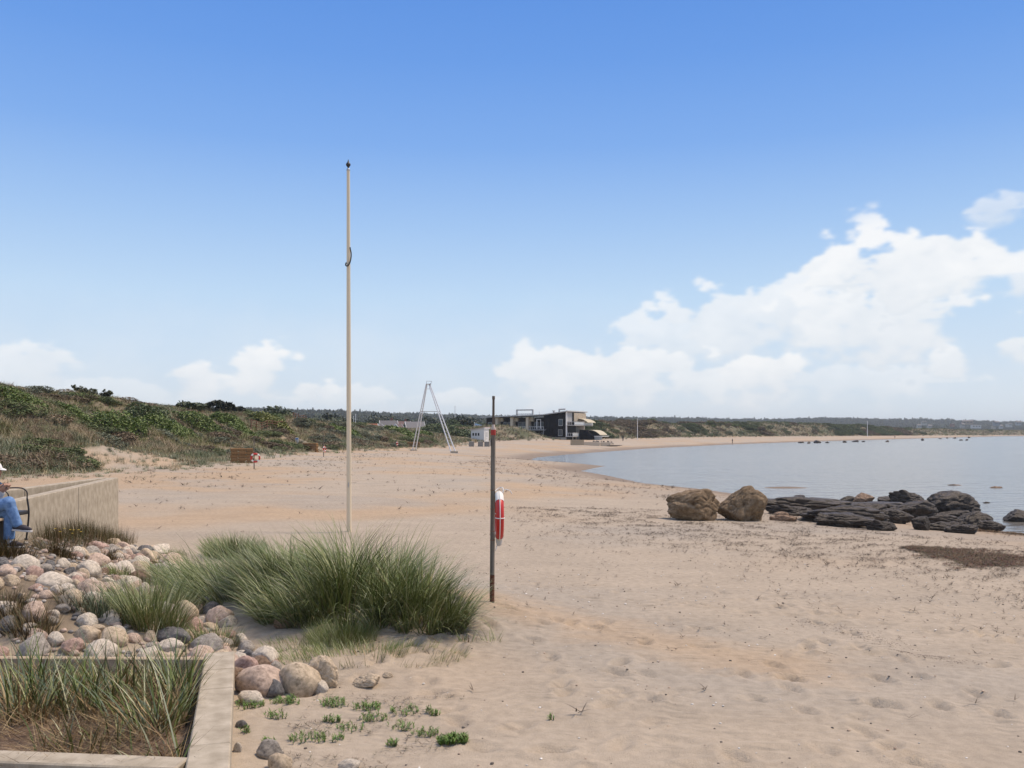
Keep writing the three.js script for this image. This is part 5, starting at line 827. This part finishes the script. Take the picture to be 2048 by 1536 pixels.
// ---------------------------------------------------------------- white hut and bins
{
  const d = 235, x = (955 - 1024) / 1750 * d, z = -d, y = EYE - 11 / 1750 * d; const o = thing('white_hut', 'small white beach hut with dark windows left of the black hotel', 'hut', [x, y, z], -.42); const W = 3.9, Dp = 3.0, h1 = 2.0, h2 = 2.6;
  { const s = new THREE.Shape(); s.moveTo(-W / 2, -2); s.lineTo(W / 2, -2); s.lineTo(W / 2, h2); s.lineTo(-W / 2, h1); s.closePath(); const g = new THREE.ExtrudeGeometry(s, { depth: Dp, bevelEnabled: false }); g.translate(0, 0, -Dp); const wl = mesh('wall', g, std([.66, .66, .64], .7), o); for (let i = 0; i < 9; i++) mesh('board_joint', box(W - .02, .02, .03, 0, .1 + i * .2, .005), std([.58, .58, .56], .7), wl); }
  { const g = box(W + .7, .12, Dp + .6, 0, 0, 0); g.rotateZ(Math.atan2(h2 - h1, W)); g.translate(0, (h1 + h2) / 2 + .1, -Dp / 2); mesh('roof', g, std([.60, .48, .45], .7), o); }
  for (const wx of [-1.25, -.45, .35]) { const w = mesh('window', box(.55, .8, .05, wx, .85, .02), std([.02, .025, .03], .2), o); mesh('window_frame', mergeGeometries([box(.65, .06, .08, wx, 1.27, .03), box(.65, .06, .08, wx, .43, .03), box(.06, .8, .08, wx - .3, .85, .03), box(.06, .8, .08, wx + .3, .85, .03)]), whitePaint, w); }
  { const dr = mesh('door', box(.06, 1.9, 1.4, W / 2 + .02, .75, -1.5), std([.72, .72, .70], .6), o); mesh('door_panel', box(.03, 1.3, .45, W / 2 + .06, .8, -1.2), std([.45, .47, .48], .5), dr); mesh('door_panel', box(.03, 1.3, .45, W / 2 + .06, .8, -1.85), std([.45, .47, .48], .5), dr); }
  mesh('cornice', box(.25, .35, Dp + .3, W / 2 + .1, h2 - .1, -Dp / 2), whitePaint, o);
  [[943, 893, 'left'], [961, 893, 'middle'], [974, 893, 'right']].forEach(([px, py, w]) => { const g = ground(px, py), q = thing('waste_bin', `grey wooden waste bin below the white hut, ${w} one of three`, 'bin', [g.x, g.y - .1, g.z], .2, 'bins below the hut'); mesh('body', boxGeo(.95, 1.0, .7, .02), std([.22, .21, .19], .9), q); mesh('lid', boxGeo(1.05, .1, .8, .02).translate(0, 1.0, 0), std([.34, .33, .31], .8), q); for (let i = 0; i < 5; i++) mesh('slat', box(.15, .9, .03, -.36 + i * .18, .5, .365), std([.28, .26, .23], .9), q); });
}
// ---------------------------------------------------------------- brown fence on the dune
function dunefence(px0, py0, px1, py1, d0, d1, n, label) { const A = [(px0 - 1024) / 1750 * d0, -d0], B = [(px1 - 1024) / 1750 * d1, -d1]; const o = thing('wooden_fence', label, 'fence', [A[0], 0, A[1]]); const m = std([.16, .075, .045], .9); for (let i = 0; i <= n; i++) { const x = lerp(A[0], B[0], i / n), z = lerp(A[1], B[1], i / n), y = height(x, z); mesh('post', rod([x - A[0], y - .3, z - A[1]], [x - A[0], y + 1.25, z - A[1]], .07, .07, 6), m, o); if (i < n) { const x2 = lerp(A[0], B[0], (i + 1) / n), z2 = lerp(A[1], B[1], (i + 1) / n), y2 = height(x2, z2); for (const h of [.5, .85, 1.18]) mesh('rail', rod([x - A[0], y + h, z - A[1]], [x2 - A[0], y2 + h, z2 - A[1]], .045, .045, 6), m, o); } } }
dunefence(502, 848, 573, 858, 118, 128, 7, 'brown wooden rail fence running along the dune crest'); dunefence(586, 856, 612, 858, 150, 156, 5, 'short reddish fence on the dune below the flat grey roof');

// ---------------------------------------------------------------- houses behind the dunes
function house(px, ridgePy, d, w, h, dep, turn, wallC, roofC, label, o2 = {}) {
  const x = (px - 1024) / 1750 * d, z = -d, ridge = EYE + (864 - ridgePy) / 1750 * d, y = height(x, z), H = Math.max(ridge - y, h + .5), eave = H - (o2.rise ?? 2.2); const o = thing('house', label, 'house', [x, y, z], turn);
  const s = new THREE.Shape(); s.moveTo(-dep / 2, -1); s.lineTo(dep / 2, -1); s.lineTo(dep / 2, eave); s.lineTo(0, H - .12); s.lineTo(-dep / 2, eave); s.closePath(); const g = new THREE.ExtrudeGeometry(s, { depth: w, bevelEnabled: false }); g.translate(0, 0, -w / 2); g.rotateY(Math.PI / 2); mesh('wall', g, std(wallC, .85), o);
  const sl = Math.hypot(dep / 2 + .5, H - eave + .1), an = Math.atan2(H - eave, dep / 2); const rf = []; for (const k of [-1, 1]) { const q = new THREE.BoxGeometry(w + .8, .16, sl); q.rotateX(k * an); q.translate(0, (H + eave) / 2 + .02, k * (dep / 4 + .12)); rf.push(q); } const R = mesh('roof', mergeGeometries(rf), std(roofC, .8), o); if (o2.chimney) mesh('chimney', box(.8, 1.6, .8, w * .2, H + .4, -.6), std([.25, .1, .07], .9), R);
  for (const k of [-1, 1]) { const tr = []; for (const q of [-1, 1]) { const b = new THREE.BoxGeometry(.12, .35, sl); b.rotateX(q * an); b.translate(k * (w / 2 + .42), (H + eave) / 2 + .04, q * (dep / 4 + .12)); tr.push(b); } mesh('gable_trim', mergeGeometries(tr), whitePaint, o); }
  for (let i = 0; i < 3; i++) { const wx = -w / 3 + i * w / 3; const wn = mesh('window', box(1.1, 1.2, .06, wx, eave - 1.1, dep / 2 + .02), std([.03, .035, .04], .2), o); mesh('window_frame', mergeGeometries([box(1.3, .1, .08, wx, eave - .45, dep / 2 + .03), box(1.3, .1, .08, wx, eave - 1.75, dep / 2 + .03), box(.1, 1.2, .08, wx - .6, eave - 1.1, dep / 2 + .03), box(.1, 1.2, .08, wx + .6, eave - 1.1, dep / 2 + .03)]), whitePaint, wn); }
  return o;
}
house(729, 855, 300, 3.6, 2.6, 4.4, 1.1, [.5, .5, .48], [.06, .065, .07], 'small house with dark slate roof left of the red roofed house');
house(744, 852, 310, 3.2, 3, 4.6, .35, [.40, .11, .06], [.38, .12, .06], 'red roofed house among bushes right of the flagpole', { rise: 2.6 });
house(759, 853.5, 318, 3.4, 3, 4.4, 1.35, [.6, .6, .58], [.09, .085, .09], 'white gabled porch house beside the red roofed house', { rise: 1.8 });
house(777, 856, 330, 6.0, 3, 5, .25, [.5, .48, .45], [.14, .135, .14], 'long house with grey roof and white gable edge', { chimney: true, rise: 2.2 });
house(797, 852.5, 322, 3.6, 3, 4.2, 1.2, [.55, .5, .48], [.12, .085, .085], 'house with steep white gable between two grey roofs', { rise: 2.4 });
house(806, 850, 350, 5, 3, 6, .15, [.3, .12, .09], [.15, .09, .08], 'house with dark brown roof behind the steep white gable', { chimney: true, rise: 2.4 });
house(829, 851, 345, 6.8, 3, 6, .3, [.55, .53, .5], [.17, .165, .17], 'large grey roofed house left of the tripod legs', { rise: 2.6 });
{ const d = 200, x = (620 - 1024) / 1750 * d, z = -d, y = EYE + (864 - 857) / 1750 * d; const o = thing('flat_roofed_house', 'low house with pale grey flat roof and black chimneys behind the dune', 'house', [x, y - 3, z], .1); mesh('wall', box(5.4, 3.6, 5, 0, 1.4, 0), std([.45, .45, .44], .8), o); const r = mesh('roof', boxGeo(6.0, .45, 5.6, .05).translate(0, 3.2, 0), std([.50, .51, .52], .6), o); mesh('roof_parapet', boxGeo(3.4, .5, 4, .05).translate(-.3, 3.65, -.4), std([.50, .51, .52], .6), r); mesh('chimney', boxGeo(.6, .9, .5, .03).translate(-1.9, 3.6, .2), black, r); mesh('chimney', boxGeo(.75, .7, .5, .03).translate(.2, 4.1, .2), black, r); }
// houses scattered on the far hillside at the right
[[1848, 843, 9, 'pale flat villa'], [1838, 850, 7, 'low white villa'], [1859, 851, 7, 'small pale house'], [1905, 847, 5, 'reddish house'], [1925, 848, 6, 'pale house'], [1935, 842, 20, 'long beige house'], [1952, 850, 18, 'bright white long house'], [1987, 851, 6, 'small cream house'], [1993, 844, 10, 'grey blue house'], [2018, 847, 9, 'white gabled house'], [2037, 844, 9, 'pale grey house'], [2002, 851, 5, 'tiny white house']].forEach(([px, py, w, nm], i) => {
  const d = 1500 + (i % 4) * 60, x = (px - 1024) / 1750 * d, z = -d, y = EYE + (864 - py) / 1750 * d - 4, W = w / 1750 * d; const o = thing('hillside_house', `${nm} on the far hillside ${['left of the hill houses', 'lowest at the left', 'below the flat villa', 'left of the long beige one', 'between red and beige houses', 'highest in the middle', 'brightest of the hill houses', 'low at the right', 'upper right', 'with steep roof at the right', 'at the right edge', 'low near the right edge'][i]}`, 'house', [x, y, z], (i % 5 - 2) * .1);
  const c = [[.62, .6, .56], [.6, .6, .6], [.5, .5, .5], [.35, .18, .12], [.5, .48, .45], [.5, .40, .32], [.75, .75, .75], [.55, .5, .42], [.32, .36, .42], [.68, .68, .68], [.5, .52, .55], [.6, .6, .6]][i];
  mesh('wall', box(W, 6, 7, 0, .6, 0), std(c.map(v => v * .7), .85), o); const s = new THREE.Shape(); s.moveTo(-4.2, 3.6); s.lineTo(4.2, 3.6); s.lineTo(0, 3.6 + (i % 3 ? 2.0 : .6)); s.closePath(); mesh('roof', new THREE.ExtrudeGeometry(s, { depth: W + .8, bevelEnabled: false }).translate(0, 0, -W / 2 - .4).rotateY(Math.PI / 2), std([.16, .15, .15], .8), o); for (let k = 0; k < 3; k++) mesh('window', box(W * .16, 1.6, .1, (k - 1) * W * .3, 1.6, 3.52), std([.04, .05, .06], .2), o);
});
// ---------------------------------------------------------------- people: joints with radii, smoothly joined and meshed
const V = (x, y, z) => new THREE.Vector3(x, y, z);
function capsule(p, a, b, r0, r1) { const bx = b[0] - a[0], by = b[1] - a[1], bz = b[2] - a[2], px = p[0] - a[0], py = p[1] - a[1], pz = p[2] - a[2]; const h = clamp((px * bx + py * by + pz * bz) / (bx * bx + by * by + bz * bz + 1e-9)); return Math.hypot(px - bx * h, py - by * h, pz - bz * h) - lerp(r0, r1, h); }
const smin = (a, b, k) => { const h = clamp(.5 + .5 * (b - a) / k); return lerp(b, a, h) - k * h * (1 - h); };
function sdfGeo(fn, lo, hi, res) {
  const mc = new MarchingCubes(res, new THREE.MeshStandardMaterial(), false, false, 120000); mc.isolation = 0; const c = [0, 1, 2].map(i => (lo[i] + hi[i]) / 2), hs = Math.max(hi[0] - lo[0], hi[1] - lo[1], hi[2] - lo[2]) / 2 * 1.08, half = res / 2;
  for (let k = 0; k < res; k++) for (let j = 0; j < res; j++) for (let i = 0; i < res; i++) mc.field[k * res * res + j * res + i] = -fn([c[0] + (i - half) / half * hs, c[1] + (j - half) / half * hs, c[2] + (k - half) / half * hs]) * 10;
  mc.update(); const n = mc.count, p = new Float32Array(n * 3), q = new Float32Array(n * 3); for (let i = 0; i < n; i++) { for (let a = 0; a < 3; a++) { p[3 * i + a] = c[a] + mc.positionArray[3 * i + a] * hs; q[3 * i + a] = mc.normalArray[3 * i + a]; } }
  let g = new THREE.BufferGeometry(); g.setAttribute('position', new THREE.BufferAttribute(p, 3)); g = mergeVertices(g, 1e-5); g.computeVertexNormals(); return g;
}
const bones = (list, k = .03) => p => { let d = 9; for (const [a, b, r0, r1] of list) d = smin(d, capsule(p, a, b, r0, r1), k); return d; };
const skin = std([.42, .24, .17], .6), denimMap = (() => { const r = rng(61); return tex(256, (x, y) => { const n = fbm2(x * 6, y * 6, 4, 6) * 44 + Math.sin((x + y) * 6.283 * 60) * 6 + (r() - .5) * 18; return [104 + n, 138 + n, 184 + n]; }, true, 3); })();
const denim = new THREE.MeshStandardMaterial({ map: denimMap, roughness: .9 });
{
  const d = 12.5, px0 = 26, py0 = 1096, x = (px0 - 1024) / 1750 * d, y = EYE - (py0 - 864) / 1750 * d, z = -d;
  const o = thing('person', 'seated person in white cap and light blue jeans, legs crossed, holding a phone', 'person', [x, y, z]);
  // local: +x is the way they face, +z is towards the camera
  const hipL = [-.50, .50, -.09], hipR = [-.50, .50, .09], kneeS = [-.075, .515, -.05], ankS = [-.08, .09, -.04], kneeC = [-.03, .655, .06], ankC = [.055, .345, .0];
  const legs = (e) => [[hipL, kneeS, .085 + e, .062 + e], [kneeS, ankS, .06 + e, .042 + e * 1.6], [hipR, kneeC, .088 + e, .062 + e], [kneeC, ankC, .06 + e, .043 + e * 1.3], [hipL, hipR, .11 + e, .11 + e]];
  const chest = [-.47, .88, 0], neck = [-.38, 1.0, 0], head = [-.275, 1.105, 0], shR = [-.44, .93, .17], shL = [-.44, .93, -.17], elR = [-.34, .70, .21], elL = [-.34, .70, -.2], wrR = [-.165, .83, .09], wrL = [-.17, .82, -.05];
  const upper = [[[-.50, .52, 0], [-.49, .75, 0], .13, .14], [[-.49, .75, 0], chest, .14, .15], [shL, shR, .07, .07], [chest, neck, .09, .055], [neck, head, .052, .05], [shR, elR, .05, .042], [elR, wrR, .04, .028], [shL, elL, .05, .042], [elL, wrL, .04, .028]];
  const headF = p => { let q = Math.hypot((p[0] - head[0]) / .098, (p[1] - head[1]) / .118, (p[2] - head[2]) / .078) - 1; q *= .085; q = smin(q, capsule(p, [-.265, 1.04, 0], [-.215, 1.025, 0], .05, .032), .03); q = smin(q, capsule(p, [-.185, 1.10, 0], [-.168, 1.073, 0], .008, .014), .012); for (const s of [-1, 1]) { q = smin(q, capsule(p, [-.285, 1.10, s * .078], [-.295, 1.075, s * .082], .016, .012), .008); q = Math.max(q, -(Math.hypot(p[0] + .185, p[1] - 1.108, p[2] - s * .032) - .017)); } q = Math.max(q, -(capsule(p, [-.19, 1.045, -.02], [-.19, 1.045, .02], .005, .005))); return q; };
  const hand = (w, s) => { const f = []; const dir = [.9, .35, -s * .25]; const at = (t, u, v) => [w[0] + dir[0] * t, w[1] + dir[1] * t + v, w[2] + dir[2] * t + u]; f.push([at(0, 0, 0), at(.07, 0, .01), .028, .03]); for (let i = 0; i < 4; i++) { const u = (i - 1.5) * .018, l = [.03, .036, .033, .024][i]; f.push([at(.08, u, .015), at(.08 + l, u, .035), .0095, .009]); f.push([at(.08 + l, u, .035), at(.07 + l, u * .8, .06), .009, .0078]); } f.push([at(.02, s * .03, .012), at(.06, s * .03, .05), .0115, .009], [at(.06, s * .03, .05), at(.085, s * .015, .06), .009, .008]); return f; };
  const hB = bones(hand(wrR, 1), .008), hL = bones(hand(wrL, -1), .008), bodyB = bones(upper.concat(legs(-.006)), .035);
  const body = mergeGeometries([sdfGeo(p => { let q = smin(bodyB(p), headF(p), .02); return q; }, [-.7, 0, -.35], [.15, 1.26, .35], 104), sdfGeo(hB, [wrR[0] - .05, wrR[1] - .05, wrR[2] - .09], [wrR[0] + .16, wrR[1] + .16, wrR[2] + .09], 60), sdfGeo(hL, [wrL[0] - .05, wrL[1] - .05, wrL[2] - .09], [wrL[0] + .16, wrL[1] + .16, wrL[2] + .09], 60)]);
  mesh('body', body, skin, o);
  const jeans = bones(legs(.018), .03); mesh('jeans', (() => { const g = sdfGeo(p => { let q = jeans(p) + .006 * fbm3(p[0] * 14, p[1] * 9, p[2] * 14, 2); return Math.max(q, -(p[1] - .12)); }, [-.66, .08, -.3], [.16, .82, .3], 96); return boxUV(g); })(), denim, o);
  const shirt = bones([[[-.50, .54, 0], [-.49, .75, 0], .155, .165], [[-.49, .75, 0], chest, .165, .165], [shL, shR, .085, .085], [shR, elR, .068, .058], [elR, [-.21, .79, .12], .056, .045], [shL, elL, .068, .058], [elL, [-.21, .785, -.08], .056, .045]], .04);
  mesh('shirt', sdfGeo(p => Math.max(shirt(p) + .008 * fbm3(p[0] * 10, p[1] * 10, p[2] * 10, 2), p[1] - 1.03), [-.72, .45, -.36], [-.1, 1.05, .36], 72), std([.62, .62, .62], .9), o);
  mesh('cap', (() => { const g = sdfGeo(p => { let q = (Math.hypot((p[0] - head[0]) / .112, (p[1] - head[1] - .012) / .13, (p[2]) / .093) - 1) * .1; q = Math.max(q, -(p[1] - 1.125 - (p[0] + .275) * .15)); const br = Math.max(Math.abs(p[1] - 1.135 - (p[0] + .2) * -.25) - .006, Math.hypot((p[0] + .2) / .095, p[2] / .075) * .08 - .08); return Math.min(q, Math.max(br, -(p[0] + .23))); }, [-.42, 1.06, -.14], [-.08, 1.28, .14], 72); return g; })(), std([.75, .75, .74], .85), o);
  mesh('hair', sdfGeo(p => { let q = (Math.hypot((p[0] - head[0] + .012) / .104, (p[1] - head[1]) / .122, p[2] / .086) - 1) * .09; q = Math.max(q, p[0] + .30 + (p[1] - 1.1) * -.3); q = Math.max(q, p[1] - 1.14); return Math.max(q, -(p[1] - 1.03)); }, [-.42, 1.0, -.12], [-.2, 1.2, .12], 56), std([.12, .085, .06], .9), o);
  const shoe = (heel, yaw, pitch, name) => { const s = new THREE.Group(); s.name = name; s.position.set(...heel); s.rotation.set(0, yaw, pitch); o.add(s); mesh('upper', sdfGeo(p => { let q = smin(capsule(p, [-.02, .055, 0], [.10, .045, 0], .046, .04), capsule(p, [.10, .045, 0], [.185, .035, .008], .042, .03), .03); q = smin(q, capsule(p, [-.01, .05, 0], [-.005, .10, 0], .04, .042), .02); return Math.max(q, -(p[1] - .018)); }, [-.08, 0, -.07], [.24, .16, .07], 56), std([.035, .03, .04], .7), s); mesh('sole', sdfGeo(p => Math.max(capsule([p[0], 0, p[2]], [-.025, 0, 0], [.185, 0, .006], .047, .038), Math.abs(p[1] - .012) - .013), [-.09, -.02, -.07], [.24, .05, .07], 56), std([.62, .60, .58], .8), s); };
  shoe([.055, .245, .0], -.03, -.08, 'shoe'); shoe([-.09, .0, -.04], .1, 0, 'shoe');
  mesh('sock', sdfGeo(bones([[[.048, .385, .003], [.056, .30, 0], .043, .042], [[-.08, .14, -.04], [-.08, .07, -.04], .046, .044]], .01), [-.14, .03, -.1], [.12, .44, .07], 64), std([.70, .69, .70], .9), o);
  // the phone in the hands, a bench, the bag and the empty chair are things of their own
  const ph = mesh('phone', boxGeo(.075, .15, .009, .003), std([.02, .02, .022], .25), scene); ph.position.set(x - .07, y + .855, z + .05); ph.rotation.set(-.15, Math.PI / 2, 0); ph.rotation.z = 0; ph.rotateX(-.9); tag(ph, 'dark phone in the hands of the seated person', 'phone');
  const bn = thing('bench', 'plain wooden bench under the seated person, cut by the left edge', 'bench', [x - .62, y, z]); for (let i = 0; i < 4; i++) mesh('slat', boxGeo(.12, .035, 1.6, .005).translate(-.2 + i * .13, .35, 0), greyWood, bn); for (const k of [-.6, .6]) mesh('leg', boxGeo(.5, .35, .06, .005).translate(0, 0, k), std([.08, .08, .08], .6), bn);
  const bg = thing('canvas_bag', 'pale canvas bag with rope handle hanging beside the seated person', 'bag', [x - .26, y - .05, z + .34], .3);
  mesh('pouch', (() => { const g = lathe([[.02, .0], [.13, .01], [.15, .12], [.145, .35], [.12, .52], [.115, .535], [.11, .52], [.13, .3], [.0, .05]], 20); g.scale(1, 1, .55); const p = g.attributes.position; for (let i = 0; i < p.count; i++) { const k = 1 + .12 * fbm3(p.getX(i) * 9, p.getY(i) * 7, p.getZ(i) * 9, 2); p.setX(i, p.getX(i) * k); p.setZ(i, p.getZ(i) * k); } g.computeVertexNormals(); return g; })(), std([.60, .54, .42], .95), bg);
  mesh('handle', tube([[-.09, .52, .03], [-.08, .72, .05], [0, .80, .06], [.09, .7, .05], [.1, .52, .03]], .009, 30, 6), std([.66, .62, .52], .9), bg); mesh('drawcord', tube([[.1, .5, .05], [.16, .42, .07], [.17, .28, .07], [.12, .16, .07]], .007, 24, 6), std([.66, .62, .52], .9), bg);
  const ch = thing('armchair', 'black metal armchair standing behind the seated person', 'chair', [x - .47, y, z - .66]); const cm = std([.02, .02, .022], .5);
  mesh('seat', boxGeo(.5, .06, .5, .015).translate(-.06, .40, 0), cm, ch); mesh('backrest', boxGeo(.05, .45, .5, .015).translate(-.3, .45, 0), cm, ch); for (const k of [-.25, .25]) { mesh('armrest', tube([[-.3, .78, k], [-.1, .80, k], [.10, .79, k], [.16, .74, k], [.165, .64, k]], .010, 24, 8), cm, ch); mesh('leg', tube([[.165, .64, k], [.19, .45, k], [.18, .25, k], [.15, 0, k]], .014, 24, 8), cm, ch); mesh('leg', rod([-.3, 0, k], [-.3, .8, k], .018), cm, ch); }
}
function farPerson(px, py, d, label, top, legc, walk) {
  const x = (px - 1024) / 1750 * d, z = -d, y = height(x, z), o = thing('person', label, 'person', [x, y, z], walk); const B = bones([[[0, .95, -.09], [.08, .5, -.09], .085, .06], [[.08, .5, -.09], [.02, .06, -.09], .055, .04], [[0, .95, .09], [-.02, .5, .09], .085, .06], [[-.02, .5, .09], [-.14, .08, .09], .055, .04], [[.02, .05, -.09], [.16, .04, -.09], .045, .035], [[-.14, .06, .09], [-.01, .03, .09], .045, .035], [[0, .93, 0], [0, 1.38, 0], .14, .15], [[0, 1.42, -.17], [0, 1.42, .17], .07, .07], [[0, 1.4, 0], [.01, 1.56, 0], .06, .055], [[0, 1.4, -.19], [-.05, 1.12, -.23], .05, .042], [[-.05, 1.12, -.23], [.05, .88, -.22], .04, .03], [[.05, .88, -.22], [.08, .79, -.22], .035, .02], [[0, 1.4, .19], [.05, 1.12, .23], .05, .042], [[.05, 1.12, .23], [.14, .90, .22], .04, .03], [[.14, .90, .22], [.18, .82, .22], .035, .02], [[.02, 1.62, 0], [.02, 1.68, 0], .085, .085]], .03);
  mesh('body', sdfGeo(B, [-.3, 0, -.3], [.3, 1.8, .3], 64), skin, o); const C = bones([[[0, .93, 0], [0, 1.38, 0], .165, .175], [[0, 1.42, -.17], [0, 1.42, .17], .085, .085], [[0, 1.4, -.19], [-.05, 1.12, -.23], .065, .055], [[-.05, 1.12, -.23], [.05, .9, -.22], .052, .042], [[0, 1.4, .19], [.05, 1.12, .23], .065, .055], [[.05, 1.12, .23], [.13, .92, .22], .052, .042]], .04); mesh('jacket', sdfGeo(C, [-.3, .7, -.35], [.3, 1.6, .35], 44), std(top, .9), o);
  const T = bones([[[0, .95, -.09], [.08, .5, -.09], .1, .075], [[.08, .5, -.09], [.02, .1, -.09], .07, .055], [[0, .95, .09], [-.02, .5, .09], .1, .075], [[-.02, .5, .09], [-.13, .12, .09], .07, .055]], .03); mesh('trousers', sdfGeo(T, [-.3, .05, -.25], [.25, 1.1, .25], 48), std(legc, .9), o); mesh('hair', new THREE.SphereGeometry(.1, 12, 10).translate(.0, 1.68, 0), std([.05, .04, .03], .9), o);
}
farPerson(1246, 892, 272, 'person in dark clothes standing on the beach right of the black hotel', [.03, .03, .035], [.025, .025, .03], 1.2);
farPerson(1465, 889, 300, 'dark clothed person walking along the far waterline', [.05, .05, .06], [.04, .035, .03], 0);
farPerson(1790, 877, 520, 'tiny dark walker on the distant beach', [.03, .03, .03], [.03, .03, .03], .4);
renderer.render(scene, camera);
